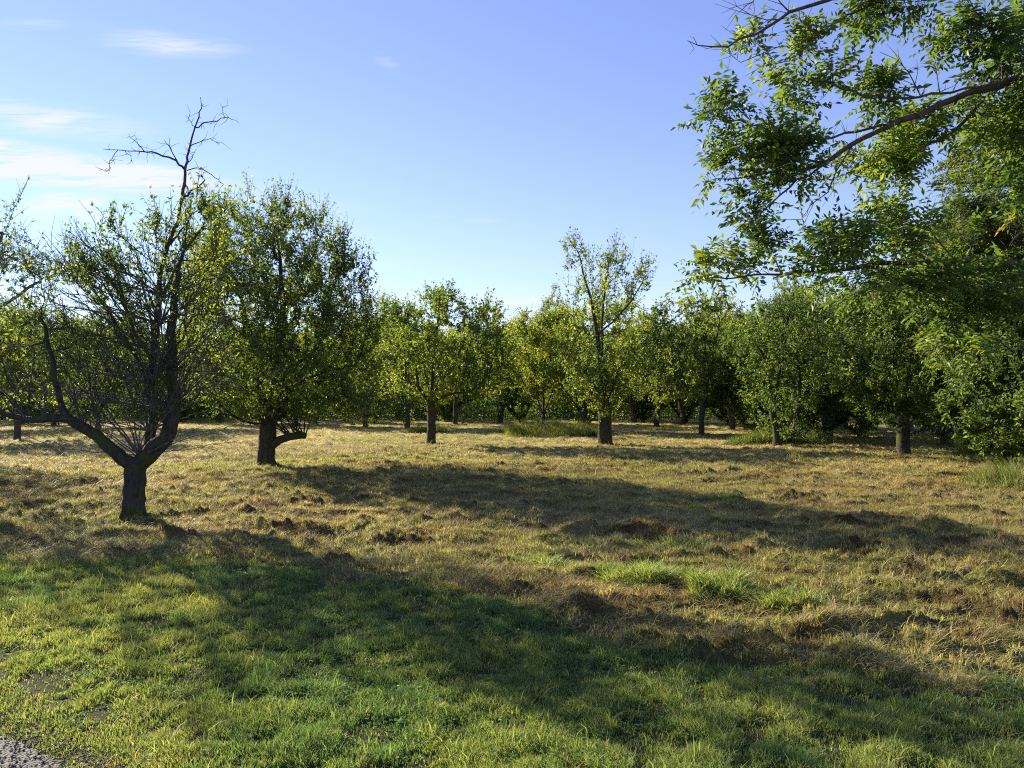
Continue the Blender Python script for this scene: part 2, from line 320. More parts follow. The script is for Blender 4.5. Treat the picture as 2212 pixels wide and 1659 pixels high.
rg = np.random.default_rng(9); n_ = 9000; x, y, r = scatter(n_, 2.6, 9, 42, 1.2, rg); k = (hayf(x, y) < .6) & (pathf(x, y) < .1) & (rg.uniform(0, 1, n_) < .15 + sstep(.5, .7, fbm(x * 1.2, y * 1.2, 230, 3)) + hayf(x, y) * 2); x, y = x[k], y[k]; n_ = len(x)
V, Fc, cc = blades(x, y, height(x, y) + rg.uniform(.015, .04, n_), rg.uniform(.04, .14, n_), rg.uniform(.002, .004, n_), rg.uniform(0, 6.28, n_), rg.uniform(.93, .998, n_), lerp(c_(.40, .32, .17), c_(.20, .13, .06), rg.uniform(0, 1, n_)), .3, rg)
go = mesh('dry_clippings', V, Fc, M_hay, col=cc); go['kind'] = 'stuff'; tag(go, 'scattered dry clippings lying on the green lawn', 'clippings')
rg = np.random.default_rng(10); n_ = 3600; x, y, r = scatter(n_, 2.6, 8, 42, 1.2, rg); k = (hayf(x, y) < .3) & (pathf(x, y) < 0) & (fbm(x * .9, y * .9, 231, 3) > .47); x, y = x[k], y[k]; n_ = len(x); V = []; z0 = height(x, y) + .012; a0 = rg.uniform(0, 6.28, n_)
Vs_, Fs_, Cs_, o_ = [], [], [], 0; bc = lerp(c_(.07, .14, .04), c_(.13, .21, .055), rg.uniform(0, 1, n_))
for j in range(5):
    a = a0 + j * 1.257 + rg.normal(0, .25, n_); d = np.stack([np.cos(a), np.sin(a), rg.uniform(.35, 1.1, n_)], 1); L_ = rg.uniform(.014, .034, n_)
    V, Fc = leaves_at(np.stack([x, y, z0], 1), d, L_, L_ * .5, rg, None); Vs_.append(V); Fs_.append(Fc + o_); o_ += len(V); Cs_.append(np.repeat(bc, 4, 0))
go = mesh('broad_leaf_weeds', np.concatenate(Vs_), np.concatenate(Fs_), M_grass, col=np.concatenate(Cs_)); go['kind'] = 'stuff'; tag(go, 'small broad-leaved weeds growing in the lawn', 'weeds')
def hay(n, r0, r1, p, seed, lie, len_, wid, dens_noise=True):
    rg = np.random.default_rng(seed); x, y, r = scatter(n, r0, r1, 49, p, rg)
    hf = hayf(x, y); m = fbm(x * 1.5, y * 1.9, 21, 4)
    cl_ = sstep(.36, .56, fbm(x * 8, y * 10, 46 + lie, 3)); cl_ = cl_ + (1 - cl_) * sstep(10, 26, r); keep = rg.uniform(0, 1, n) < hf * (.45 + sstep(.42, .62, m)) * (.12 + .88 * cl_); x, y, r = x[keep], y[keep], r[keep]; n = len(x)
    z = height(x, y); h = rg.uniform(.5, 1.25, n) * len_; w = rg.uniform(.6, 1.4, n) * wid
    col = hay_col(x, y); u = rg.uniform(0, 1, (n, 1))
    if lie:
        flow = fbm(x * .8, y * .8, 241, 3) * 9 + rg.normal(0, 1.5, n); h = h * np.where(rg.uniform(0, 1, n) < .15, 1.6, .8)
        lean = np.clip(rg.normal(.95, .06, n), .7, .998); z = z + rg.uniform(0, .03, n)
        col = col * rg.uniform(.45, 1.3, (n, 1)); k = rg.uniform(0, 1, n) < .14; col[k] = [.46, .37, .20]
        k = rg.uniform(0, 1, n) < .18; col[k] = [.17, .105, .05]
        k = rg.uniform(0, 1, n) < .15; col[k] = [.19, .20, .07]
    else:
        flow = rg.uniform(0, 6.28, n); lean = np.clip(rg.normal(.4, .25, n), 0, .9)
        gsel = sstep(.40, .62, fbm(x * 1.1, y * 1.3, 251, 4))
        gcol = lerp(c_(.21, .25, .065), c_(.40, .38, .12), rg.uniform(0, 1, n))
        col = lerp(col, gcol, np.clip(.25 + gsel * .75, 0, 1)) * rg.uniform(.7, 1.3, (n, 1))
    return blades(x, y, z, h, w, flow, lean, col, .3, rg)
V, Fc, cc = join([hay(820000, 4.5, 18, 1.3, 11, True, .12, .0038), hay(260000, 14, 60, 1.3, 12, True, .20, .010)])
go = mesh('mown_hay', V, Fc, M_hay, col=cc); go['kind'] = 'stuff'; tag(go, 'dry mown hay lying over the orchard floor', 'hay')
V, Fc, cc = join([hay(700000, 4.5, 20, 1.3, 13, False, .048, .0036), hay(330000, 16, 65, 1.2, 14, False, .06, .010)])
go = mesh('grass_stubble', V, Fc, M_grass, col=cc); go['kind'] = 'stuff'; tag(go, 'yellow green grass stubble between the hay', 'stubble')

def tuft(name, label, cx, cy, rx, ry, n, hgt, seed, c0, c1, group, wid=.006, lean=.35, cat='grass clump'):
    n = int(n * .7); rg = np.random.default_rng(seed); a = rg.uniform(0, 6.28, n); q = np.sqrt(rg.uniform(0, 1, n)) * (1 + .25 * np.sin(a * 3 + seed))
    x = np.cos(a) * q * rx; y = np.sin(a) * q * ry; z0 = hz(cx, cy)
    z = height(x + cx, y + cy) - z0; h = hgt * rg.uniform(.45, 1.1, n) * (1.1 - .6 * q ** 2) * (.6 + .8 * vn(x * 3 / max(rx, .3) + 9, y * 3 / max(rx, .3) + 5, seed))
    col = lerp(c_(*c0), c_(*c1), rg.uniform(0, 1, n)) * rg.uniform(.7, 1.3, (n, 1))
    k = rg.uniform(0, 1, n) < .16; col[k] = np.array([.30, .25, .11]) * rg.uniform(.6, 1.2, (int(k.sum()), 1)); az = np.arctan2(y, x) + rg.normal(0, 1.3, n)
    V, Fc, cc = blades(x, y, z, h, wid * rg.uniform(.6, 1.4, n), az, np.clip(rg.normal(lean, .2, n), 0, .95), col, .8, rg)
    o = mesh(name, V, Fc, M_grass, col=cc); o.location = (cx, cy, z0); tag(o, label, cat, group); return o

# ------------------------------------------------------------------ trees
def noise3(p, s): return mnoise.noise(Vector((p[0] * s, p[1] * s, p[2] * s)))
def sample_blobs(bl, n, rg, clump=.0, cs=1.1):
    """points inside a union of ellipsoids (x,y,z,rx,ry,rz), thinned into clumps"""
    vol = np.array([b[3] * b[4] * b[5] for b in bl]) ** .8; pick = rg.choice(len(bl), n * 3, p=vol / vol.sum()); B = np.array(bl)[pick]
    d = rg.normal(size=(n * 3, 3)); d /= np.linalg.norm(d, axis=1)[:, None]; q = rg.uniform(0, 1, n * 3) ** (1 / 2.4)
    p = B[:, :3] + d * q[:, None] * B[:, 3:]
    if clump is not None:
        off = rg.uniform(0, 50, 3); k = np.array([noise3(a + off, cs) for a in p]); p = p[k > np.quantile(k, .35 if clump else 0)]
    return p[:n]
def colonize(nodes_, parent, attr, step, kill, infl, rg, iters=90, up=.06):
    pos = [np.array(a) for a in nodes_]; par = list(parent); A = attr.copy()
    X = np.array(pos); d = np.linalg.norm(A[:, None] - X[None], axis=2); near = d.argmin(1); dist = d.min(1)
    seen = {}
    for it in range(iters):
        if len(A) == 0: break
        act = dist < infl
        if not act.any(): infl *= 1.4; continue
        P_ = np.array(pos); vv = A[act] - P_[near[act]]; vv /= np.linalg.norm(vv, axis=1)[:, None] + 1e-9
        un, inv = np.unique(near[act], return_inverse=True); acc = np.zeros((len(un), 3)); np.add.at(acc, inv, vv)
        acc += rg.normal(0, .25, acc.shape); acc[:, 2] += up; acc /= np.linalg.norm(acc, axis=1)[:, None] + 1e-9
        new = P_[un] + acc * step; ok = []
        for i, u in enumerate(un):
            c = seen.get(u, 0)
            if c < 3: ok.append(i); seen[u] = c + 1
        if not ok: break
        base = len(pos)
        for i in ok: pos.append(new[i]); par.append(int(un[i]))
        Nw = new[ok]; dd = np.linalg.norm(A[:, None] - Nw[None], axis=2); j = dd.argmin(1); dm = dd.min(1)
        bt = dm < dist; near = np.where(bt, base + j, near); dist = np.where(bt, dm, dist)
        kp = dist > kill; A = A[kp]; near = near[kp]; dist = dist[kp]
    return np.array(pos), np.array(par)
def skeleton(limbs, step=.25, rg=None, wob=.02, limb_r=None):
    """limbs: polylines (first starts the trunk; others start from nearest existing node)"""
    pos = [np.array(limbs[0][0], float)]; par = [-1]; rmn = [0.]
    for li, lm in enumerate(limbs):
        tot = 0
        if li == 0: cur = 0; pts = lm[1:]
        else:
            X = np.array(pos); cur = int(np.linalg.norm(X - np.array(lm[0])[None], axis=1).argmin()); pts = lm[1:]
        for q in pts:
            q = np.array(q, float); a = pos[cur]; nseg = max(1, int(round(np.linalg.norm(q - a) / step)))
            for k in range(1, nseg + 1):
                pp = a + (q - a) * k / nseg
                if rg is not None and k < nseg: pp = pp + rg.normal(0, wob, 3)
                pos.append(pp); par.append(cur); cur = len(pos) - 1; tot += 1
                rmn.append(0.)
        if limb_r and li in limb_r:
            for k in range(tot): rmn[len(pos) - tot + k] = limb_r[li][0] + (limb_r[li][1] - limb_r[li][0]) * (k / max(tot - 1, 1))
    return pos, par, rmn
def radii(pos, par, r0, rt=.004):
    n = len(pos); ch = [[] for _ in range(n)]
    for i, p in enumerate(par):
        if p >= 0: ch[p].append(i)
    tips = np.zeros(n)
    for i in range(n - 1, -1, -1):
        if not ch[i]: tips[i] = 1
        if par[i] >= 0: tips[par[i]] += tips[i]
    e = math.log(max(tips[0], 2)) / math.log(r0 / rt)
    return rt * tips ** (1 / e), ch, tips
def tube(pts, rads, ns, rough=0, seed=0):
    pts = np.asarray(pts, float); n = len(pts); T = np.gradient(pts, axis=0) if n > 2 else np.repeat((pts[-1] - pts[0])[None], n, 0)
    T /= np.linalg.norm(T, axis=1)[:, None] + 1e-9
    a = np.array([1., 0, 0]) if abs(T[0][0]) < .8 else np.array([0, 1., 0])
    V = np.zeros((n, ns, 3)); th = np.arange(ns) / ns * 2 * np.pi
    for i in range(n):
        a = a - T[i] * a.dot(T[i]); a /= np.linalg.norm(a) + 1e-9; b = np.cross(T[i], a)
        rr = np.full(ns, rads[i])
        if rough:
            rr = rr * (1 + rough * np.array([.6 * mnoise.noise(Vector((math.cos(q) * 1.2 + seed, math.sin(q) * 1.2, i * .28 + seed))) + .7 * mnoise.noise(Vector((math.cos(q) * 3.2, math.sin(q) * 3.2 + seed, i * .10))) + .35 * mnoise.noise(Vector((math.cos(q) * 8, math.sin(q) * 8 + seed, i * .22))) for q in th]))
        V[i] = pts[i] + (np.cos(th)[:, None] * a + np.sin(th)[:, None] * b) * rr[:, None]
    k = np.arange((n - 1) * ns); i0 = k // ns; j0 = k % ns; j1 = (j0 + 1) % ns
    Fc = np.stack([i0 * ns + j0, i0 * ns + j1, (i0 + 1) * ns + j1, (i0 + 1) * ns + j0], 1)
    return V.reshape(-1, 3), Fc
def branch_mesh(pos, par, rad, ch, tips, rough=.18, seed=0, minr=0.0, flare=True, z0=0, fine=False):
    Vs, Fs, o = [], [], 0; stack = [(0, -1)]
    while stack:
        s, p0 = stack.pop(); chain = [s]; c = s
        while ch[c]:
            k = sorted(ch[c], key=lambda q: -tips[q]); 
            for q in k[1:]: stack.append((q, c))
            c = k[0]; chain.append(c)
        pts = [pos[i] for i in chain]; rr = [rad[i] for i in chain]
        if p0 >= 0: pts = [pos[p0]] + pts; rr = [min(rr[0] * 1.15, rad[p0] * .95)] + rr
        if len(pts) < 2 or max(rr) < minr: continue
        pts = np.array(pts); rr = np.array(rr); rm = rr[0]
        rr[-1] *= .5
        if rm > .03 and len(pts) > 2:           # refine thick ones
            f = 4 if fine else 2; t = np.arange(len(pts)); tt = np.linspace(0, len(pts) - 1, (len(pts) - 1) * f + 1)
            pts = np.stack([np.interp(tt, t, pts[:, k]) for k in range(3)], 1); rr = np.interp(tt, t, rr)
            ker = np.array([1, 2, 1]) / 4.
            for _ in range(2 * f - 2):
                q = pts.copy()
                q[1:-1] = pts[:-2] * .25 + pts[1:-1] * .5 + pts[2:] * .25; pts = q
                q = rr.copy(); q[1:-1] = rr[:-2] * .25 + rr[1:-1] * .5 + rr[2:] * .25; rr = q
        if flare and p0 < 0:
            hh = pts[:, 2] - z0; rr = rr * (1 + .26 * np.exp(-np.clip(hh, 0, 9) / .13))
        ns = 30 if rm > .09 and fine else 12 if rm > .05 else 7 if rm > .018 else 4 if rm > .008 else 3
        V, Fc = tube(pts, rr, ns, rough if rm > .02 else 0, seed + o % 97); Vs.append(V); Fs.append(Fc + o); o += len(V)
    return np.concatenate(Vs), np.concatenate(Fs)
def palette_cols(p, rg, pal, size=1.0):
    """per-leaf colour: young, mature and turning leaves come in patches"""
    off = rg.uniform(0, 30, 3); k = np.array([noise3(q + off, .9 / size) for q in p]); u = np.clip(.5 + k * .9 + rg.normal(0, .22, len(p)), 0, 1)
    a, b, c3, sp = pal; cc = np.where((u < .5)[:, None], lerp(c_(*a), c_(*b), np.clip(u * 2, 0, 1)), lerp(c_(*b), c_(*c3), np.clip(u * 2 - 1, 0, 1)))
    sel = rg.uniform(0, 1, len(p)) < sp; cc[sel] = [.22, .15, .04]
    return cc * rg.uniform(.75, 1.3, (len(p), 1))
PAL = {'apple': ((.048, .080, .024), (.095, .135, .034), (.17, .195, .045), .012),
       'yellow': ((.075, .115, .022), (.14, .18, .032), (.22, .235, .045), .012),
       'dark': ((.036, .066, .022), (.065, .105, .030), (.12, .155, .04), .006),
       'pale': ((.08, .11, .05), (.13, .165, .07), (.18, .205, .085), .02),
       'walnut': ((.045, .090, .028), (.080, .140, .036), (.15, .21, .045), .003)}
def shoots(pos, rad, cnt, rg, length=(.15, .45), maxr=.02, centre=None, upw=.7):
    c = np.where(rad < maxr)[0]; k = rg.choice(c, cnt); p = pos[k]
    outw = unit(p - (centre if centre is not None else pos[c].mean(0))); d = unit(outw * .8 + rg.normal(0, .55, p.shape) + np.array([0, 0, upw]))
    L_ = rg.uniform(*length, cnt); bend = rg.normal(0, .12, p.shape); q1 = p + d * L_[:, None] * .5 + bend * L_[:, None] * .5; q2 = p + d * L_[:, None] + bend * L_[:, None] * .2
    return p, q1, q2, L_
def shoot_mesh(p, q1, q2, r=.0035):
    n = len(p); d = unit(q2 - p); s = unit(np.cross(d, np.array([0, .3, 1.]))); t = np.cross(s, d); V = []
    for q, rr in ((p, r * 1.2), (q1, r), (q2, r * .5)):
        for a in (0, 2.094, 4.189): V.append(q + (s * math.cos(a) + t * math.sin(a)) * rr)
    V = np.stack(V, 1).reshape(-1, 3); f = []
    for lv in (0, 3):
        for j in range(3): f.append([lv + j, lv + (j + 1) % 3, lv + 3 + (j + 1) % 3, lv + 3 + j])
    Fc = (np.array(f)[None] + (np.arange(n) * 9)[:, None, None]).reshape(-1, 4); return V, Fc
def cat_mesh(lst):
    Vs, Fs, o = [], [], 0
    for V, Fc in lst: Vs.append(V); Fs.append(Fc + o); o += len(V)
    return np.concatenate(Vs), np.concatenate(Fs)

def make_tree(name, label, cat, base, limbs, blobs, r0, nattr, nleaf, leafL, pal, seed, group, step=.22, bark=M_bark, nshoot=1500, leafprob=None, rough=.18,
              world=True, fine=False, shoot_len=(.15, .45), clump=True, rt=.0035, infl=1.4, extra=None, upw=.7, pinnate=False, leafmat=None, crown='crown', leaf_r=.016, cs=1.1, limb_r=None, name_extra=None):
    rg = np.random.default_rng(seed); base = np.array(base, float)
    off = base if world else np.zeros(3)
    lm = [[np.array(q, float) - off for q in l_] for l_ in limbs]; bl = [(b[0] - off[0], b[1] - off[1], b[2] - off[2], b[3], b[4], b[5]) for b in blobs]
    lm[0][0] = np.array([lm[0][0][0], lm[0][0][1], -.12])
    pos, par, rmn = skeleton(lm, step, rg, .02, limb_r); A = sample_blobs(bl, nattr, rg, clump, cs)
    pos, par = colonize(pos, par, A, step, step * 1.25, infl, rg)
    rad, ch, tips = radii(pos, par, r0, rt); rad[:len(rmn)] = np.maximum(rad[:len(rmn)], rmn)
    root = thing(name, label, cat, tuple(base), group)
    tv = [branch_mesh(pos, par, rad, ch, tips, rough, seed, fine=fine)]
    ctr = np.array([np.mean([b[0] for b in bl]), np.mean([b[1] for b in bl]), min(b[2] for b in bl) - .5])
    sp_, s1_, s2_, sl = shoots(pos, rad, nshoot, rg, shoot_len, leaf_r * 1.3, ctr, upw); 
    if extra is not None:
        ex = extra(rg, off)
        if name_extra: V, Fc = cat_mesh(ex); mesh(name_extra, V, Fc, M_twig, root, smooth=True)
        else: tv += ex
    tv.append(shoot_mesh(sp_, s1_, s2_, rt * .9))
    V, Fc = cat_mesh(tv); mesh('trunk', V, Fc, bark, root, smooth=True)
    # leaves: along shoots and thin twigs
    thin = np.where((rad < leaf_r) & (np.arange(len(rad)) > 3) & (np.array(par) >= 0))[0]
    n1 = int(nleaf * (.9 if pinnate else .6)); k = rg.integers(0, len(sp_), n1); t = rg.uniform(.7 if pinnate else .1, 1.03, n1)[:, None]
    pa = np.where(t < .5, sp_[k] + (s1_[k] - sp_[k]) * t * 2, s1_[k] + (s2_[k] - s1_[k]) * (t * 2 - 1)); da = unit(s2_[k] - sp_[k])
    n2 = nleaf - n1; k2 = rg.choice(thin, n2); pk = np.array(par)[k2]; t2 = rg.uniform(0, 1, n2)[:, None]; pb = pos[k2] * t2 + pos[pk] * (1 - t2); db = unit(pos[k2] - pos[pk])
    p = np.concatenate([pa, pb]); d = np.concatenate([da, db])
    if leafprob is not None:
        kp = rg.uniform(0, 1, len(p)) < leafprob(p + off); p, d = p[kp], d[kp]
    p = p + rg.normal(0, .018, p.shape); n_ = len(p)
    if not pinnate:
        d = unit(d * .5 + rg.normal(0, .75, (n_, 3)) + np.array([0, 0, -.1])); L_ = leafL * rg.uniform(.65, 1.25, n_)
        V, Fc = leaves_at(p, d, L_, L_ * rg.uniform(.42, .6, n_), rg, pal); cols = np.repeat(palette_cols(p, rg, PAL[pal]), 4, 0)
    else:
        d = unit(d * .7 + rg.normal(0, .6, (n_, 3)) + np.array([0, 0, .05])); RL = leafL * rg.uniform(.6, 1.2, n_); cl_ = palette_cols(p, rg, PAL[pal])
        side = unit(np.cross(d, np.array([0, 0, 1.]) + rg.normal(0, .35, (n_, 3)))); Vl, Fl, Cl, o_ = [], [], [], 0; npair = 5
        V, Fc = shoot_mesh(p, p + d * RL[:, None] * .5, p + d * RL[:, None] + np.array([0, 0, -1]) * RL[:, None] * .18, .0018)
        Vq, Fq = V, Fc
        for j in range(npair + 1):
            t = (.22 + .78 * j / npair); q = p + d * RL[:, None] * t + np.array([0, 0, -1.]) * (RL * .18 * t * t)[:, None]
            for sg in ((1, -1) if j < npair else (0,)):
                dd = unit(side * sg + d * (.45 if sg else 1) + np.array([0, 0, -.32]) + rg.normal(0, .14, (n_, 3))); LL = RL * .29 * (1 - .25 * abs(t - .6)) * rg.uniform(.85, 1.15, n_)
                V, Fc = leaves_at(q, dd, LL, LL * .43, rg, pal, .12, .1); Vl.append(V); Fl.append(Fc + o_); o_ += len(V)
                Cl.append(np.repeat(cl_ * rg.uniform(.88, 1.12, (n_, 1)), 4, 0))
        V = np.concatenate(Vl); Fc = np.concatenate(Fl); cols = np.concatenate(Cl)
    mesh(crown, V, Fc, leafmat or M_leaf, root, col=cols)
    print('TREE', name, len(pos), 'nodes', len(Fc), 'leaf faces'); return root

def B(x, y, rx, ry, D, rd=None):
    c = P(x, y, D); s = D * K / F; return (c[0], c[1], c[2], rx * s, (rd if rd else rx * s), ry * s)
def PL(pts, D=None): return [P(q[0], q[1], q[2] if len(q) > 2 else D) for q in pts]
def base_at(x, y):
    g_ = G(x, y); g_[2] = hz(g_[0], g_[1]); return g_
ORCH = 'old orchard trees on the mown field'

# --- tree 1: the forked old apple tree at the left, with a dead top
b1 = base_at(290, 1124); D1 = b1[1]
def fan(rg, off):                      # long bare water sprouts fanning out of the old limbs
    res = []; tg = []
    starts = [(320, 930), (335, 880), (330, 820), (335, 760), (345, 700), (370, 880), (370, 800), (300, 985), (355, 640)]
    for i in range(150):
        a = R(rg.uniform(98, 176)) if i < 90 else R(rg.uniform(8, 92)); s = starts[rg.integers(len(starts))]; ln = rg.uniform(150, 430) if i < 90 else rg.uniform(110, 280)
        tg.append((s, a, ln))
    for sx_ in range(18): s = [(215, 950), (180, 925), (140, 905), (100, 902), (60, 906)][rg.integers(5)]; tg.append((s, R(rg.uniform(55, 130)), rg.uniform(60, 240)))
    for s, a, ln in tg:
        dz = rg.uniform(-.9, .9); n = 9; x0, y0 = s; pts = []; sag = rg.uniform(-30, 45); ln = min(ln, max(60, (y0 - 500) / max(math.sin(a), .1)))
        for j in range(n):
            t = j / (n - 1); pts.append(P(x0 + math.cos(a) * ln * t + rg.normal(0, 2.2), y0 - math.sin(a) * ln * t - sag * t * (1 - t) * (1 if math.cos(a) < 0 else .6) + rg.normal(0, 2.2), D1 + dz * t) - off)
        r_ = rg.uniform(.006, .014); res.append(tube(pts, np.linspace(r_, .0025, n), 5))
        for q in range(rg.integers(4, 10)):          # side twigs
            j = rg.integers(2, n - 1); dd = unit(pts[j + 1] - pts[j] + rg.normal(0, .09, 3)); l2 = rg.uniform(.12, .55)
            res.append(tube([pts[j], pts[j] + dd * l2 * .5, pts[j] + dd * l2 + rg.normal(0, .03, 3)], [.0045, .003, .0015], 3))
    # burl on the right-hand limb
    return res
def leaf1(p):
    return np.clip(sstep(1.6, 3.3, p[:, 2]), .12, 1) * np.where(p[:, 0] < -6.0, .4, 1.)
def leaf1_old(p):                          # few leaves low in the bare fan
    return np.clip(sstep(1.35, 2.6, p[:, 2]), .12, 1)
t1 = make_tree('apple_tree', 'large forked old apple tree at left with mossy trunk and dead spike above its crown', 'tree', b1,
    [PL([(290, 1124), (288, 1075), (292, 1035), (290, 1008)], D1),
     PL([(290, 1008), (258, 985), (218, 948), (182, 925), (145, 905), (105, 902), (60, 908), (25, 898), (-30, 880)], D1 - .1),
     PL([(292, 1010), (325, 985), (352, 955), (370, 915), (375, 870), (373, 800), (368, 720), (380, 620), (395, 540)], D1),
     PL([(300, 1008, D1), (325, 955, D1 + .3), (332, 900, D1 + .3), (328, 830, D1 + .3), (334, 740, D1 + .3), (343, 640, D1 + .3), (358, 545, D1 + .3)]),
     PL([(330, 880), (300, 780), (250, 700), (200, 620)], D1 + .5), PL([(332, 850), (290, 720), (240, 610)], D1 - .6), PL([(373, 830), (410, 700), (440, 600)], D1 + .7),
     PL([(145, 905), (120, 830), (110, 760), (90, 690)], D1 - .2)],
    [B(290, 530, 70, 65, D1, .8), B(400, 540, 80, 90, D1, .9), B(230, 600, 80, 55, D1, .8), B(150, 570, 80, 40, D1, .7), B(350, 650, 110, 90, D1, 1.), B(450, 500, 60, 90, D1 + .3, .7),
     B(90, 700, 90, 90, D1, .7), B(230, 760, 110, 90, D1 + .3, .9), B(440, 740, 80, 110, D1 + .3, .8), B(60, 810, 70, 60, D1, .6), B(330, 850, 120, 60, D1, .8)],
    .09, 1700, 12500, .062, 'apple', 41, ORCH, step=.14, nshoot=1700, leafprob=leaf1, fine=True, extra=fan, name_extra='bare_shoots', infl=.9, rough=.26, cs=1.6, limb_r={0: (.138, .135), 1: (.088, .025), 2: (.11, .018), 3: (.08, .024), 4: (.03, .008), 5: (.03, .008), 6: (.025, .008), 7: (.03, .008)})
# dead spike
rg = np.random.default_rng(4); DD = D1 + .3; dl = []
def dead(pts, r0, r1, D=DD, kinks=0):
    q = np.array(PL(pts, D)); f = 3; t = np.arange(len(q)); tt = np.linspace(0, len(q) - 1, (len(q) - 1) * f + 1)
    q = np.stack([np.interp(tt, t, q[:, k]) for k in range(3)], 1); q[1:-1] += rg.normal(0, .008, q[1:-1].shape)
    dl.append(tube(q - b1, np.linspace(r0, r1, len(q)), 7 if r0 > .02 else 4, .15 if r0 > .02 else 0))
    for _ in range(kinks):
        j = rg.integers(2, len(q) - 1); a = rg.uniform(0, 6.28); l2 = rg.uniform(.05, .16); d = np.array([math.cos(a), rg.normal(0, .4), math.sin(a)])
        e = q[j] + d * l2 * .6; f_ = e + (d + rg.normal(0, .6, 3)) * l2 * .5; dl.append(tube(np.array([q[j], e, f_]) - b1, [.004, .003, .0015], 3))
dead([(358, 548), (372, 505), (385, 476), (392, 433), (398, 394), (401, 367), (404, 339), (410, 312), (422, 273), (433, 242), (437, 228), (433, 210)], .030, .004, kinks=16)
dead([(401, 369), (381, 345), (336, 331), (305, 327), (273, 325), (223, 322)], .017, .004, kinks=12)
dead([(381, 345), (367, 320), (355, 302)], .009, .003, kinks=6); dead([(312, 327), (297, 308), (277, 289)], .008, .002, kinks=7)
dead([(254, 325), (238, 347), (236, 367), (214, 368)], .007, .002, kinks=7); dead([(238, 360), (234, 376)], .004, .002); dead([(270, 326), (280, 337), (287, 349)], .005, .002, kinks=3)
dead([(422, 275), (441, 265), (469, 258), (492, 253), (517, 266)], .011, .002, kinks=9); dead([(486, 255), (482, 242), (481, 228)], .005, .002, kinks=3); dead([(422, 275), (411, 260), (400, 250)], .006, .002, kinks=3)
dead([(410, 316), (434, 306), (453, 300), (475, 310)], .009, .002, kinks=8); dead([(404, 351), (418, 335), (425, 322)], .007, .003, kinks=3)
dead([(404, 368), (426, 363), (449, 372), (473, 388), (482, 400)], .009, .003, kinks=4); dead([(430, 363), (420, 347)], .004, .002)
dead([(398, 394), (404, 405), (410, 414), (430, 406), (441, 388), (428, 374)], .017, .006); dead([(392, 433), (402, 424), (410, 414)], .02, .016)
dead([(358, 535), (385, 505), (402, 482)], .02, .012)
V, Fc = cat_mesh(dl); o = mesh('dead_limb', V, Fc, M_dead, t1, smooth=True); o['label'] = 'bare dead limb rising above the crown'

# --- tree 2
b2 = base_at(575, 1007); D2 = b2[1]
def stubs(rg, off):
    res = [tube(np.array(PL([(588, 962), (604, 950), (625, 943), (648, 940), (661, 941)], D2)) - off, [.11, .1, .095, .09, .07], 10, .25, 3)]
    for i in range(16):
        x0 = rg.uniform(615, 660); a = R(rg.uniform(50, 150)); ln = rg.uniform(40, 150)
        res.append(tube(np.array(PL([(x0, 938), (x0 + math.cos(a) * ln * .5, 938 - math.sin(a) * ln * .5), (x0 + math.cos(a) * ln * 1.2, 938 - math.sin(a) * ln)], D2 + rg.uniform(-.3, .3))) - off, [.02, .013, .006], 5))
    return res
make_tree('apple_tree', 'tall dense apple tree with short thick trunk and a low stub limb on its right', 'tree', b2,
    [PL([(575, 1007), (576, 960), (580, 915)], D2), PL([(580, 915), (590, 850), (602, 750), (612, 650), (605, 560)], D2), PL([(580, 915, D2), (560, 830, D2 + .8), (545, 740, D2 + 1), (520, 640, D2 + 1)]),
     PL([(578, 925, D2), (540, 912, D2 - .6), (505, 900, D2 - 1.2), (470, 870, D2 - 1.6)]), PL([(582, 910, D2), (640, 830, D2 + .5), (690, 740, D2 + .8), (720, 620, D2 + .6)]), PL([(585, 900, D2), (620, 800, D2 - 1.2), (680, 760, D2 - 1.8)]),
     PL([(600, 860, D2), (700, 800, D2), (770, 790, D2)]), PL([(590, 880, D2), (680, 860, D2 - .8), (760, 865, D2 - 1.), (810, 890, D2 - 1)])],
    [B(555, 515, 70, 65, D2, 1.6), B(655, 525, 80, 65, D2, 1.7), B(600, 640, 150, 110, D2, 3.2), B(725, 570, 55, 70, D2, 1.2), B(740, 700, 75, 80, D2, 2.4), B(700, 820, 120, 65, D2, 3.),
     B(560, 790, 130, 90, D2, 3.2), B(490, 650, 80, 110, D2, 1.8), B(770, 640, 35, 60, D2, .7), B(480, 520, 60, 90, D2 + .6, 1.2), B(640, 885, 130, 32, D2 - .8, 1.5), B(500, 860, 80, 50, D2, 1.4), B(770, 885, 75, 38, D2 - .8, 1.4), B(700, 905, 70, 25, D2 - .8, 1.3), B(780, 600, 25, 45, D2, .6), B(700, 505, 45, 40, D2, 1.), B(625, 455, 60, 25, D2, .9), B(560, 455, 50, 25, D2, .8), B(790, 720, 40, 60, D2, 1.), B(440, 600, 60, 110, D2 + .6, 1.3), B(440, 780, 60, 90, D2 + .3, 1.3)],
    .20, 3800, 60000, .085, 'apple', 7, ORCH, step=.22, nshoot=6500, cs=1.6, infl=1.6, extra=stubs, shoot_len=(.2, .8), fine=True, rough=.22)

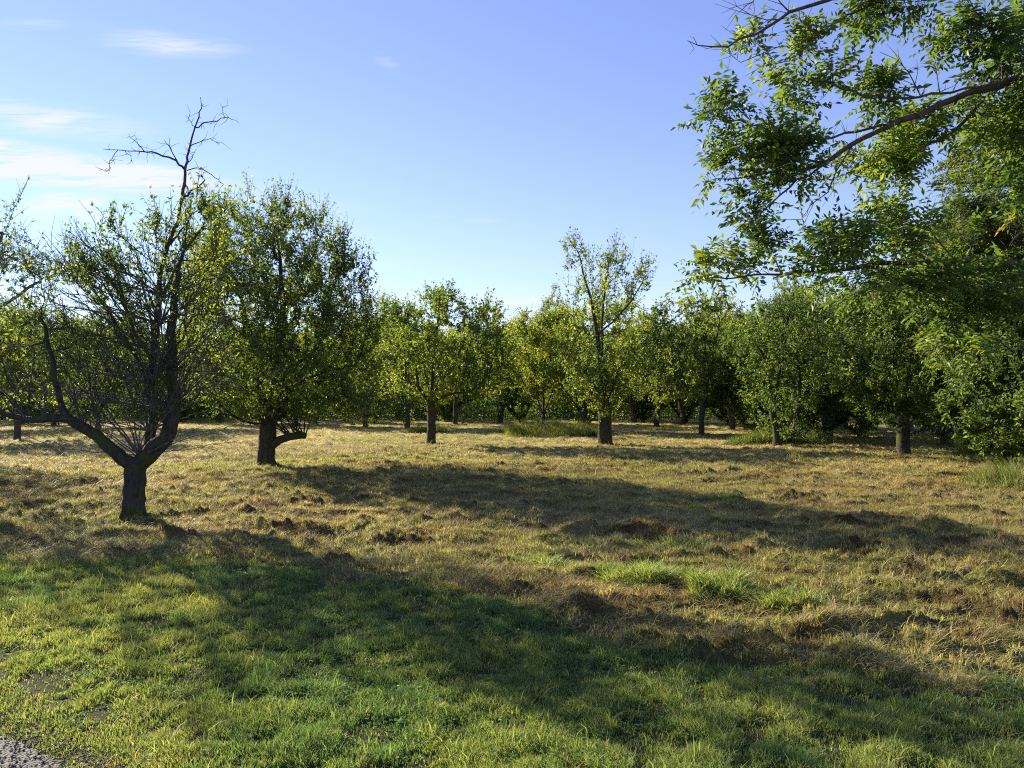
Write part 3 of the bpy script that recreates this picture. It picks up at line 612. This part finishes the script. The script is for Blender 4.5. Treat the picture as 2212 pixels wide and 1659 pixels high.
# --- tree 3: open crown
b3 = base_at(930, 959); D3 = b3[1]
make_tree('apple_tree', 'mid-field apple tree with slender bare trunk and wide open crown, grass tuft at its foot', 'tree', b3,
    [PL([(930, 959), (932, 910), (931, 868)], D3), PL([(931, 868), (905, 842), (875, 832), (845, 838)], D3), PL([(931, 862), (934, 800), (942, 720), (952, 640)], D3), PL([(931, 865, D3), (970, 852, D3 - .5), (1020, 845, D3 - .8), (1060, 800, D3 - .8)]),
     PL([(905, 842), (898, 780), (880, 720), (850, 680)], D3), PL([(960, 850), (985, 780), (1020, 700), (1050, 660)], D3 + .6), PL([(878, 832), (875, 770), (865, 720)], D3)],
    [B(955, 665, 65, 40, D3, 2.), B(870, 690, 55, 45, D3, 1.8), B(1045, 690, 60, 45, D3, 1.8), B(950, 760, 120, 55, D3, 2.8), B(1060, 770, 60, 60, D3, 1.8), B(855, 775, 50, 55, D3, 1.8), B(940, 840, 110, 35, D3, 2.2), B(1050, 850, 50, 30, D3, 1.5)],
    .165, 2000, 27000, .11, 'apple', 13, ORCH, limb_r={0: (.17, .14)}, step=.28, nshoot=1900, infl=1.8, shoot_len=(.2, .7))
# --- tree 4: tall two-stemmed tree, thick trunk
b4 = base_at(1307, 962); D4 = b4[1]
make_tree('tall_tree', 'tallest thin-topped tree at centre with thick dark trunk, standing right of the pale tall grass', 'tree', b4,
    [PL([(1307, 962), (1307, 915), (1307, 875)], D4), PL([(1307, 875), (1297, 800), (1292, 740), (1280, 660), (1262, 600), (1250, 545)], D4), PL([(1307, 875, D4), (1300, 780, D4 + .3), (1300, 700, D4 + .3), (1307, 620, D4 + .3), (1318, 550, D4 + .3)]),
     PL([(1302, 730), (1330, 690), (1365, 650), (1392, 600)], D4), PL([(1308, 870, D4), (1330, 820, D4 - .5), (1350, 760, D4 - .6), (1380, 730, D4 - .6)]), PL([(1300, 860), (1260, 800), (1235, 780)], D4), PL([(1280, 660), (1300, 630), (1330, 600)], D4)],
    [B(1245, 555, 40, 40, D4, 1.5), B(1315, 560, 50, 45, D4, 1.6), B(1375, 600, 40, 45, D4, 1.4), B(1300, 640, 90, 50, D4, 1.8), B(1280, 830, 60, 50, D4, 2.), B(1340, 810, 60, 60, D4, 2.), B(1240, 770, 55, 45, D4, 1.8), B(1305, 885, 40, 28, D4, 1.2)],
    .20, 1800, 19000, .11, 'apple', 17, ORCH, limb_r={0: (.27, .22)}, step=.26, nshoot=1500, infl=1.8, shoot_len=(.2, .7), leafprob=lambda p: np.where(p[:, 2] > 4.2, .42, 1.0))
# --- tree 7, right
b7 = base_at(1955, 990); D7 = b7[1]
make_tree('apple_tree', 'dark leafy apple tree at right whose lone stout trunk stands nearest the hedge', 'tree', b7,
    [PL([(1955, 990), (1953, 940), (1950, 900)], D7), PL([(1950, 900), (1940, 830), (1920, 740), (1900, 680)], D7), PL([(1950, 905, D7), (1990, 850, D7 + .6), (2040, 840, D7 + .8), (2090, 850, D7 + .9)]), PL([(1950, 900), (1900, 830), (1850, 790)], D7), PL([(1950, 890), (1965, 800), (1970, 700)], D7)],
    [B(1930, 830, 100, 80, D7, 2.6), B(1850, 800, 75, 65, D7, 2.), B(1900, 700, 110, 70, D7, 2.6), B(2020, 740, 90, 90, D7, 2.6), B(1960, 900, 60, 40, D7, 1.5), B(2060, 830, 60, 50, D7, 1.6)],
    .17, 1900, 34000, .095, 'dark', 23, ORCH, step=.24, nshoot=2500, infl=1.8, shoot_len=(.15, .6))
# --- tree 8, twin stems among shrubs
b8 = base_at(1690, 966); D8 = b8[1]
make_tree('twin_stemmed_tree', 'twin-stemmed tree wrapped in shrubby growth right of centre, reaching the overhanging branch', 'tree', b8,
    [PL([(1680, 966), (1676, 930), (1668, 890)], D8), PL([(1676, 960), (1715, 940), (1722, 890), (1728, 820), (1715, 720)], D8), PL([(1668, 890), (1660, 800), (1640, 750), (1600, 720)], D8), PL([(1668, 870), (1690, 780), (1700, 700), (1712, 640)], D8)],
    [B(1690, 860, 75, 80, D8, 2.), B(1640, 760, 85, 65, D8, 2.3), B(1740, 740, 80, 80, D8, 2.3), B(1690, 690, 70, 50, D8, 2.), B(1700, 930, 60, 24, D8, 1.6), B(1715, 640, 25, 30, D8, .8), B(1780, 800, 70, 70, D8 + 1, 2.6)],
    .16, 1700, 24000, .10, 'dark', 29, ORCH, step=.26, nshoot=2300, infl=1.8, shoot_len=(.15, .6))
# --- tree 0: leans in from outside the left edge
D0 = 11.6; b0 = np.array([-9.7, D0, 0]); b0[2] = hz(b0[0], b0[1])
make_tree('apple_tree', 'grey bare-branched tree leaning in across the left edge of the picture', 'tree', b0,
    [[b0, b0 + [.1, 0, .7]], [b0 + [.1, 0, .7]] + PL([(-25, 915), (10, 880), (50, 820), (90, 750), (115, 700)], D0), [b0 + [.1, 0, .7], b0 + [-.2, .2, 1.7], P(-60, 720, D0)] + PL([(-40, 700), (20, 650), (75, 612), (140, 585)], D0),
     [b0 + [-.2, .2, 1.7], P(-90, 600, D0)] + PL([(-30, 560), (10, 500), (30, 450), (45, 420)], D0), [b0 + [0, 0, .8], b0 + [-1, -.6, 2.0], b0 + [-1.8, -.9, 3]], [b0 + [0, 0, .8], b0 + [-.8, 1., 2.2], b0 + [-.6, 1.6, 3]]],
    [B(20, 560, 70, 60, D0, 1.2), B(110, 590, 70, 40, D0, 1.), B(-60, 520, 80, 70, D0, 1.5), (b0[0] - .7, b0[1], 3., 1.5, 1.7, 1.), B(30, 700, 60, 50, D0, 1.)],
    .13, 1300, 6000, .075, 'apple', 31, ORCH, step=.17, nshoot=2600, infl=1.4, bark=M_pale, cs=1.5)

# --- generic orchard tree kinds, built at the origin, then copied
def generic(name, label, cat, kind, H, Wd, r0, nattr, nleaf, leafL, pal, seed, loc, group, th=.2, bark=M_bark2, nstem=5, stems=1, sl=(.2, .7)):
    rg = np.random.default_rng(seed); tr = H * th; limbs = [[(0, 0, 0), (rg.normal(0, .08), rg.normal(0, .08), tr * .5), (rg.normal(0, .12), rg.normal(0, .12), tr)]]
    for i in range(nstem):
        a = i * 6.283 / nstem + rg.uniform(-.4, .4); sp_ = rg.uniform(.35, .75) * Wd * .5; up_ = H * rg.uniform(.62, .85)
        limbs.append([limbs[0][-1], (math.cos(a) * sp_ * .5, math.sin(a) * sp_ * .5, tr + (up_ - tr) * .4), (math.cos(a) * sp_, math.sin(a) * sp_, up_)])
    for i in range(stems - 1):
        a = rg.uniform(0, 6.28); limbs.append([(0, 0, 0), (math.cos(a) * .35, math.sin(a) * .35, tr * .7), (math.cos(a) * .9, math.sin(a) * .9, H * .5)])
    bl = [(0, 0, H * .60, Wd * .40, Wd * .40, H * .28)]
    for i in range(10):
        a = rg.uniform(0, 6.28); q = rg.uniform(.22, .36) * Wd; bl.append((math.cos(a) * q, math.sin(a) * q, H * rg.uniform(.27, .86), Wd * rg.uniform(.13, .22), Wd * rg.uniform(.13, .22), H * rg.uniform(.10, .17)))
    o = make_tree(name, label, cat, (0, 0, 0), limbs, bl, r0, nattr, nleaf, leafL, pal, seed, group, step=.3, bark=bark, nshoot=int(nattr * 1.3), infl=2.2, world=False, shoot_len=sl)
    o.location = loc; return o
def at_px(x, D):                       # ground point in direction x at distance D
    X = (x * K - 512) / F * D; return (X, D, hz(X, D) - .02)
BACK = 'trees closing the far side of the orchard'
gA = generic('apple_tree', 'leafy orchard tree with slim trunk between the tall thin-topped tree and the twin-stemmed one', 'tree', 'a', 6.8, 7.4, .13, 1700, 28000, .12, 'apple', 101, at_px(1515, 32.5), ORCH, .22)
gB = generic('apple_tree', 'open twiggy orchard tree with forked trunk deep behind the tall thin-topped tree', 'tree', 'b', 7.4, 7.0, .16, 1500, 19000, .125, 'apple', 102, at_px(1418, 43), ORCH, .2, stems=2)
gC = generic('yellowing_tree', 'bright yellow-green tree behind the pale tall grass clump', 'tree', 'c', 7.0, 7.2, .13, 1800, 32000, .12, 'yellow', 103, at_px(1170, 39), BACK, .12, stems=3)
gD = generic('slender_tree', 'tall pale slender tree rising far behind, just left of the tallest tree', 'tree', 'd', 13.2, 4.2, .16, 1000, 12000, .15, 'pale', 104, at_px(1190, 66), BACK, .2, nstem=3)
gE = generic('dense_tree', 'dense dark green tree closing the right side behind the nearest right trunk', 'tree', 'e', 7.8, 7.6, .2, 1900, 38000, .13, 'dark', 105, at_px(2080, 30), BACK, .14, stems=2)
gF = generic('leafy_bush', 'round dark bush low beneath the far tree crowns at centre', 'bush', 'f', 3.2, 5.0, .05, 900, 18000, .12, 'apple', 106, at_px(1120, 52), 'bushes under the far trees', .06, nstem=6, stems=3, sl=(.15, .45))
spots = [  # kind, x, D, scale xy, scale z, label, group
 (gA, 38, 29.3, .95, .88, 'orchard tree with stout trunk at the far left edge', ORCH), (gB, 210, 36, .9, .8, 'small orchard tree seen through the bare sprouts of the forked tree', ORCH),
 (gA, 340, 42, 1.0, .95, 'orchard tree behind the dead spike tree, left of the tall dense one', ORCH), (gC, -60, 40, 1., .9, 'yellow-green tree at the left edge behind the leaning grey tree', BACK), (gC, 120, 46, 1.05, 1., 'yellow-green tree far left between two orchard trunks', BACK),
 (gE, 470, 52, 1.1, 1.0, 'dark tree far behind, left of the tall dense apple tree', BACK), (gA, 640, 46, 1., 1., 'orchard tree directly behind the tall dense apple tree', BACK), (gC, 790, 44, 1., 1., 'yellow-green tree in the gap right of the tall dense apple tree', BACK),
 (gC, 880, 42, 1.05, .98, 'yellow-green tree behind the left half of the slender-trunked tree', BACK), (gA, 985, 48, 1., 1.05, 'green tree behind the right half of the slender-trunked tree', BACK), (gE, 1080, 50, .95, 1.0, 'dark green tree at the far edge just right of the slender-trunked tree', BACK),
 (gC, 1255, 37, 1., 1.0, 'yellow-green tree touching the left side of the tallest tree', BACK), (gE, 1370, 52, 1., 1.05, 'dark tree far behind the tallest tree', BACK), (gA, 1470, 47, 1.1, 1.08, 'green tree on the skyline right of the tallest tree', BACK),
 (gB, 1580, 40, 1.0, 1.02, 'open twiggy tree behind the slim orchard trunk', BACK), (gA, 1650, 44, 1.05, 1.1, 'green tree behind the left stem of the twin-stemmed tree', BACK), (gE, 1740, 47, 1., 1.05, 'dark tree behind the right stem of the twin-stemmed tree', BACK),
 (gB, 1790, 30, .95, 1.0, 'open twiggy tree between the twin-stemmed tree and the nearest right trunk', ORCH), (gA, 1860, 34, 1.0, 1.1, 'green tree shading the field behind the nearest right trunk', ORCH), (gB, 2040, 25, .9, .95, 'tree with dark curved trunk right of the nearest right trunk', ORCH),
 (gE, 1960, 38, 1.05, 1.05, 'dark tree closing the gap behind the nearest right trunk', BACK), (gE, 2190, 25, 1.0, 1.15, 'dark tree at the right edge behind the hedge', BACK), (gD, 1235, 72, .8, .93, 'shorter pale slender tree beside the tall pale one', BACK), (gD, 1110, 70, .8, .82, 'pale slender tree peeking over the crowns at centre', BACK),
 (gD, 1715, 50, .8, .83, 'thin pale tree poking above the crowns under the overhanging branch', BACK), (gE, 560, 62, 1.1, 1.1, 'distant dark tree hidden behind the tall dense apple tree', BACK), (gE, 860, 62, 1.1, 1.15, 'distant dark tree left of the slender-trunked tree', BACK), (gE, 1200, 60, 1.1, 1.1, 'distant dark tree behind the yellow-green ones at centre', BACK), (gE, 1560, 60, 1.1, 1.1, 'distant dark tree on the skyline right of centre', BACK),
 (gE, 300, 64, 1.1, 1.0, 'distant dark tree behind the sprouts of the forked tree', BACK), (gE, 0, 60, 1.15, .95, 'distant dark tree at the far left', BACK), (gE, 1850, 58, 1.2, 1.15, 'distant dark tree behind the right side of the orchard', BACK), (gB, -330, 21, 1., .95, 'orchard tree outside the left edge whose shade stripes the field', ORCH), (gA, -420, 33, 1., .95, 'second orchard tree outside the left edge', ORCH)]
rr = random.Random(5)
for g_, x, D, sx_, sz_, lab, gr in spots: copy_tree(g_, at_px(x, D), rr.uniform(0, 6.28), (sx_, sz_), lab, gr)
bl_ = [(600, 50, 'low bush in the shade beneath the tree behind the tall dense apple tree'), (800, 52, 'low dark bush beneath the yellow-green tree left of centre'), (960, 54, 'low dark bush behind the slender trunk'), (1270, 48, 'low dark bush behind the tallest tree'),
       (1390, 54, 'low bush behind the forked orchard trunk'), (1480, 52, 'low green bush between forked and slim orchard trunks'), (1570, 48, 'low green bush right of the slim orchard trunk'), (1800, 42, 'low dark bush right of the twin stems'),
       (1880, 40, 'low dark bush left of the nearest right trunk'), (1700, 38, 'low bush behind the twin stems'), (400, 55, 'low bush behind the forked mossy tree'), (200, 56, 'low bush under the far left trees'), (40, 50, 'low bush at the far left edge'), (2010, 34, 'low bush behind the curved trunk'), (1765, 27, 'low dark bush added for shade right of the twin stems, in front of the others'), (1630, 33, 'low bush added for shade between the slim orchard trunk and the twin stems'), (1850, 31, 'low bush added to deepen the shade left of the nearest right trunk'), (2080, 24, 'low bush beneath the hedge trees at right')]  # nearer bushes beside the twin stems and right trunk added to deepen ground shade
for x, D, lab in bl_: copy_tree(gF, at_px(x, D), rr.uniform(0, 6.28), (rr.uniform(.9, 1.3), rr.uniform(.8, 1.1)), lab, 'bushes under the far trees')

rg = np.random.default_rng(71); nW = 150000; xs = rg.uniform(-62, 62, nW); d0 = 57 - 14 * sstep(18, 45, xs) + rg.uniform(0, 7, nW); tp = (1.5 + 1.9 * fbm(xs * .4, d0 * .4, 400, 3)) * (.7 + .5 * vn(xs * 1.5, d0 * 1.5, 401)); zs = rg.uniform(0, 1, nW) ** .75 * tp
L_ = rg.uniform(.12, .24, nW); V, Fc = leaves_at(np.stack([xs, d0, zs + height(xs, d0)], 1), rg.normal(0, 1, (nW, 3)), L_, L_ * .5, rg, None)
o = mesh('undergrowth', V, Fc, M_leaf, col=np.repeat(lerp(c_(.05, .09, .035), c_(.15, .20, .06), vn(xs * .5, d0 * .5 + zs, 410)) * rg.uniform(.7, 1.3, (nW, 1)), 4, 0)); o['kind'] = 'stuff'; tag(o, 'tangled green undergrowth along the far edge of the field', 'undergrowth')
# far wood beyond: one mass of foliage
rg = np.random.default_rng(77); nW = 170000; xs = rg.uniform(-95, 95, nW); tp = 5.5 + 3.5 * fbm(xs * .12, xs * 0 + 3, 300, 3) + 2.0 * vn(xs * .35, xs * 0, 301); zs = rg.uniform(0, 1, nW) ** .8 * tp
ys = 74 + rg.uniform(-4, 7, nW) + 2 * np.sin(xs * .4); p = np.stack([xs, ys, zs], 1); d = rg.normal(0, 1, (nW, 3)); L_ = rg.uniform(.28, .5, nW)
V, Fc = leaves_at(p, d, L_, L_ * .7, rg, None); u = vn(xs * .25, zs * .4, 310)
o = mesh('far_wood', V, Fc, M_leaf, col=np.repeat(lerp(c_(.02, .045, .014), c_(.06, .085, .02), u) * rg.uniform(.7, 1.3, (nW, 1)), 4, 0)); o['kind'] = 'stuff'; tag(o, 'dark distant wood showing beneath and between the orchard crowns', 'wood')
rg = np.random.default_rng(78); nW = 60000; xs = rg.uniform(-190, 0, nW); tp = 10 + 6 * fbm(xs * .08, xs * 0 + 3, 320, 3) + 3 * vn(xs * .3, xs * 0, 321); zs = rg.uniform(0, 1, nW) ** .8 * tp
p = np.stack([xs, 130 + rg.uniform(-5, 8, nW), zs], 1); L_ = rg.uniform(.5, .9, nW); V, Fc = leaves_at(p, rg.normal(0, 1, (nW, 3)), L_, L_ * .7, rg, None)
o = mesh('far_treeline', V, Fc, M_leaf, col=np.repeat(c_(.03, .045, .03) * rg.uniform(.6, 1.3, (nW, 1)), 4, 0)); o['kind'] = 'stuff'; tag(o, 'hazy dark treeline on the left horizon', 'treeline')

# --- grass clumps
gr_ = 'uncut grass clumps in the field'
c = G(1185, 940); tuft('grass_clump', 'large pale green clump of tall uncut grass left of the tallest tree', c[0], c[1], 2.7, 2.2, 9000, .85, 1, (.13, .17, .03), (.24, .26, .06), gr_, .014)
c = G(1262, 946); tuft('grass_clump', 'low dark green clump at the right end of the pale tall grass', c[0], c[1], .75, .7, 2500, .5, 2, (.035, .06, .015), (.07, .10, .02), gr_, .016)
c = G(925, 938); tuft('grass_clump', 'green grass tuft around the foot of the slender-trunked tree', c[0], c[1], 1.1, .7, 3000, .55, 3, (.05, .09, .02), (.12, .15, .035), gr_, .016)
c = G(1690, 960); tuft('grass_clump', 'bushy green clump around the twin stems', c[0], c[1], 1.9, 1.0, 6000, .8, 4, (.04, .09, .025), (.09, .13, .03), gr_, .016)
for i, (x, y, rx, ry, n, h, lab) in enumerate([(1385, 1262, .44, .30, 5000, .19, 'bright green tuft in the hay below the middle shadow'), (1565, 1290, .34, .26, 4000, .2, 'leftmost of two green tufts near the lawn edge, right of centre'), (1695, 1312, .36, .18, 2800, .13, 'lower green tuft right of the bright ones in the hay'),
        (1740, 1325, .2, .14, 1200, .16, 'small dark green tuft at the end of the tuft row'), (1180, 1222, .38, .2, 1800, .13, 'low green tuft left of the bright one in the hay'), (1470, 1190, .5, .25, 1600, .14, 'shaded blue-green tuft inside the middle shadow'), (1560, 1085, .3, .2, 900, .16, 'small tuft on the upper edge of the middle shadow'),
        (1080, 1120, .4, .2, 1200, .08, 'flat yellow-green tuft in the middle shadow')]):
    c = G(x, y); tuft('grass_clump', lab, c[0], c[1], rx, ry, n, h, 20 + i, (.11, .185, .045), (.21, .27, .07), gr_, .0075, .6)

for x, y, rx, lab in [(290, 1124, .34, 'fringe of green grass around the foot of the forked mossy tree'), (575, 1007, .42, 'fringe of green grass around the short thick trunk'), (1307, 962, .55, 'fringe of grass around the foot of the tallest tree'), (1955, 990, .45, 'fringe of grass around the nearest right trunk')]:
    c = G(x, y); tuft('grass_clump', lab, c[0], c[1], rx, rx, 1500, .11, int(x), (.09, .14, .04), (.20, .23, .07), gr_, .006, .4)
# --- right edge: hedge trees and shrubs
HED = 'trees and shrubs of the hedge along the right edge'
def hedge_tree(label, X, Y, H, bl, nleaf, seed, pal='dark', leafL=.1, pinn=False):
    b = np.array([X, Y, hz(X, Y)])
    return make_tree('hedge_tree', label, 'tree', b, [[b, b + [0, 0, H * .3], b + [.1, .1, H * .6], b + [0, 0, H * .85]], [b + [0, 0, H * .3], b + [-1, -.2, H * .55]], [b + [0, 0, H * .4], b + [-.6, -1, H * .7]], [b + [0, 0, H * .3], b + [.8, 1., H * .6]]],
        bl, .16, 1700, nleaf, leafL, pal, seed, HED, step=.26, bark=M_bark2, nshoot=2200, infl=2.2, shoot_len=(.15, .5), pinnate=pinn, leafmat=M_walnut if pinn else None)
hedge_tree('tall dark leafy tree filling the right edge behind the overhanging branches', 11.0, 14.0, 8.6, [B(2180, 380, 90, 130, 14, 2.), B(2150, 560, 110, 120, 14, 2.2), B(2230, 480, 100, 200, 13.5, 2.), B(2170, 740, 100, 130, 14, 2.), B(2060, 530, 60, 60, 14, 1.4), B(2200, 880, 90, 90, 13.5, 1.6)], 8200, 51, 'dark', .34, True)
hedge_tree('bright-leaved tree low on the right edge above the shrubs', 10.2, 12.2, 4.6, [B(2190, 800, 70, 90, 12.2, 1.3), B(2150, 900, 70, 60, 12.2, 1.2), B(2230, 700, 60, 90, 12.2, 1.2), B(2200, 950, 70, 50, 12.2, 1.1)], 30000, 52, 'dark', .085)
hedge_tree('dark tree behind the right edge shrubs', 13.2, 17.5, 8.0, [B(2110, 760, 90, 110, 17.5, 2.2), B(2080, 640, 80, 70, 17.5, 2.), B(2160, 620, 100, 120, 17.5, 2.4), B(2100, 890, 70, 70, 17.5, 1.6)], 40000, 53, 'dark', .105)
for i, (x, y, rx, h, n, lab) in enumerate([(2200, 1050, 1.0, .55, 5000, 'pale green tall grass at the right edge below the shrubs'), (2130, 985, .9, .9, 6000, 'leafy green clump at the foot of the right hedge'), (2240, 985, 1.3, 1.4, 8000, 'tall weeds against the right edge of the picture')]):
    c = G(x, y); tuft('tall_weeds', lab, c[0], c[1], rx, rx * .8, n, h, 40 + i, (.07, .11, .035), (.16, .19, .065), HED, .010, .45, 'weeds')

gS = generic('leafy_shrub', 'pale green leafy shrub at the right edge of the mown field', 'shrub', 's', 1.9, 3.0, .03, 700, 16000, .06, 'apple', 107, (G(2195, 1010)[0], G(2195, 1010)[1], hz(*G(2195, 1010)[:2]) - .05), HED, .05, nstem=6, stems=4, sl=(.1, .35))
for x, y, s_, lab in [(2135, 975, .75, 'small leafy shrub in front of the dark right hedge'), (2250, 960, 1.5, 'tall leafy shrub cut by the right edge of the picture'), (2090, 962, .6, 'smallest leafy shrub, in the shade at the left end of the hedge')]:
    c = G(x, y); copy_tree(gS, (c[0], c[1], hz(c[0], c[1]) - .05), x * .7, (s_, s_), lab, HED)
# --- overhanging branches of the big compound-leaved tree at the right
DW = 9.4; bw = np.array([10.6, 10.6, hz(10.6, 10.6)]); tw = bw + [-.3, -.3, 3.4]; tu = bw + [-.5, -.5, 5.6]
wl = [[bw, bw + [-.1, 0, 1.6], tw, tu, bw + [-.6, -.4, 8.2]],
      [tu] + PL([(2330, 140), (2212, 160), (2138, 181), (2033, 202), (1963, 213), (1894, 206), (1824, 195), (1770, 170), (1735, 165)], DW - .3),
      [tu] + PL([(2330, 150), (2212, 170), (2103, 195), (2033, 223), (1981, 251), (1929, 269), (1876, 293), (1824, 321), (1789, 349), (1754, 363), (1700, 368), (1649, 375), (1590, 386), (1545, 383)], DW),
      [tu] + PL([(2212, 178, DW + .3), (2155, 188, DW + .5), (2103, 237, DW + .6), (2079, 269, DW + .7), (2033, 300, DW + .7), (1975, 330, DW + .6), (1930, 380, DW + .6)]),
      [bw + [-.6, -.4, 7]] + PL([(2260, 190), (2200, 130), (2138, 70), (2096, 0), (2070, -60)], DW - .2),
      PL([(1929, 269), (1850, 285), (1780, 300), (1700, 290), (1600, 260), (1545, 255)], DW + .2), PL([(1789, 349), (1700, 340), (1620, 310)], DW - .2),
      PL([(1789, 352), (1747, 380), (1684, 422), (1660, 445), (1639, 464), (1650, 520)], DW),
      [tw] + PL([(2300, 600), (2212, 572), (2105, 556), (2001, 568), (1931, 570), (1827, 581), (1740, 590), (1688, 594), (1600, 598), (1530, 600)], DW + .2),
      PL([(2212, 580), (2100, 580), (2030, 590), (1930, 630)], DW), [tw] + PL([(2250, 620), (2130, 640), (2060, 700), (2021, 745), (2011, 790)], DW + .5),
      PL([(2001, 568), (1980, 520), (1940, 500), (1880, 480)], DW + .2), PL([(2105, 556), (2060, 480), (2000, 450)], DW + .3),
      [bw + [-.6, -.4, 8]] + PL([(2150, -60), (2000, -40), (1900, 5), (1859, 23), (1796, 52), (1765, 77), (1740, 91)], DW - .4),
      PL([(1680, 592), (1655, 540), (1650, 500)], DW + .2)]
WS = .88
wb = [B(1560, 265, 55, 50, DW, .5), B(1650, 315, 75, 45, DW, .6), B(1590, 330, 50, 40, DW, .4), B(1700, 345, 70, 45, DW, .6), B(1750, 235, 50, 35, DW, .5), B(1700, 190, 40, 40, DW, .4), B(1780, 180, 45, 30, DW, .5), B(1730, 115, 45, 40, DW, .4),
      B(1640, 100, 35, 25, DW, .3), B(1890, 205, 45, 30, DW, .4), B(1540, 385, 45, 20, DW, .3), B(1620, 400, 55, 25, DW, .4), B(1620, 440, 40, 30, DW, .3), B(1640, 495, 60, 30, DW, .4), B(1700, 400, 30, 25, DW, .3), B(1900, 355, 70, 60, DW + .5, .7), B(1960, 300, 60, 50, DW + .6, .7), B(2040, 280, 50, 40, DW + .6, .6),
      B(1580, 580, 75, 30, DW, .5), B(1530, 605, 45, 25, DW, .4), B(1680, 540, 60, 35, DW, .5), B(1800, 545, 100, 45, DW, .8), B(1800, 605, 70, 22, DW, .6), B(1890, 480, 35, 50, DW, .5), B(1950, 520, 60, 40, DW, .7), B(1940, 10, 110, 45, DW - .4, .8), B(1880, 40, 50, 35, DW - .4, .5),
      B(2060, 75, 45, 45, DW, .5), B(2140, 130, 55, 60, DW, .7), B(2190, 90, 40, 70, DW, .6), B(2150, 250, 70, 50, DW + .4, .8), B(1880, 630, 70, 35, DW + .3, .6), B(2000, 630, 90, 50, DW + .4, .9), B(2120, 640, 90, 70, DW + .4, .9), B(2060, 740, 50, 50, DW + .5, .6), B(2250, 300, 80, 200, DW, 1.)]
wb = [(*b[:3], b[3] * WS, b[4] * WS, b[5] * WS) for b in wb]
def inside(p):
    q = np.min([np.sum(((p - np.array(b[:3])) / np.array(b[3:])) ** 2, axis=1) for b in wb], axis=0)
    return np.where(q < 1.15, 1., .02)
def bare(rg, off):
    res = []
    def tw_(pts, r0, r1, k=4, D=DW - .4):
        q = np.array(PL(pts, D)) - off; res.append(tube(q, np.linspace(r0, r1, len(q)), 6, .1))
        for _ in range(k):
            j = rg.integers(0, len(q) - 1); t = rg.uniform(); s = q[j] * (1 - t) + q[j + 1] * t; d = unit((q[j + 1] - q[j])) ; d = unit(d + rg.normal(0, .7, 3) * [1, .5, 1]); l2 = rg.uniform(.1, .45)
            m_ = s + d * l2 * .5 + rg.normal(0, .02, 3); e = s + d * l2 + rg.normal(0, .05, 3); res.append(tube([s, m_, e], [.006, .004, .002], 3))
            if rg.uniform() < .6: res.append(tube([m_, m_ + unit(d + rg.normal(0, .6, 3)) * l2 * .4], [.004, .0015], 3))
    tw_([(1900, -60), (1840, -20), (1789, 0), (1705, 26), (1684, 42), (1635, 73), (1597, 84), (1573, 101), (1538, 101), (1508, 98), (1485, 88)], .03, .004, 14)
    tw_([(1705, 26), (1685, 5), (1672, -15)], .012, .006, 3); tw_([(1684, 42), (1655, 43), (1618, 31)], .009, .003, 3); tw_([(1635, -10), (1625, 5), (1605, 15)], .008, .003, 4)
    tw_([(1841, 314), (1806, 370), (1789, 415), (1754, 440), (1730, 475)], .014, .003, 12, DW); tw_([(1765, 77), (1745, 55), (1728, 45), (1726, 20)], .009, .003, 4)
    tw_([(1765, 90), (1720, 110), (1690, 135), (1660, 140), (1648, 136)], .009, .003, 4); tw_([(1684, 100), (1600, 135), (1580, 120)], .006, .003, 3)
    tw_([(2030, 202), (2022, 150), (2015, 130)], .008, .003, 6, DW - .3); tw_([(1990, 210), (1965, 160), (1940, 130), (1900, 112)], .009, .003, 7, DW - .3)
    tw_([(2060, 560), (2010, 500), (1960, 470), (1815, 485)], .014, .004, 9, DW + .2); tw_([(2100, 590), (2000, 600), (1930, 620), (1870, 700), (1850, 705)], .014, .003, 12, DW); tw_([(2000, 600), (1950, 560), (1930, 530)], .009, .003, 8, DW)
    return res
make_tree('compound_leaved_tree', 'big compound-leaved tree reaching over from the right with pale limbs and bare twigs', 'tree', bw, wl, wb, .12, 1900, 4200, .40, 'walnut', 62, None, step=.17, bark=M_limb, nshoot=1400, infl=1.0, pinnate=True, leafmat=M_walnut, extra=bare, leafprob=inside, shoot_len=(.08, .25), rt=.0045, leaf_r=.016, cs=2.2, rough=.12, upw=.3)
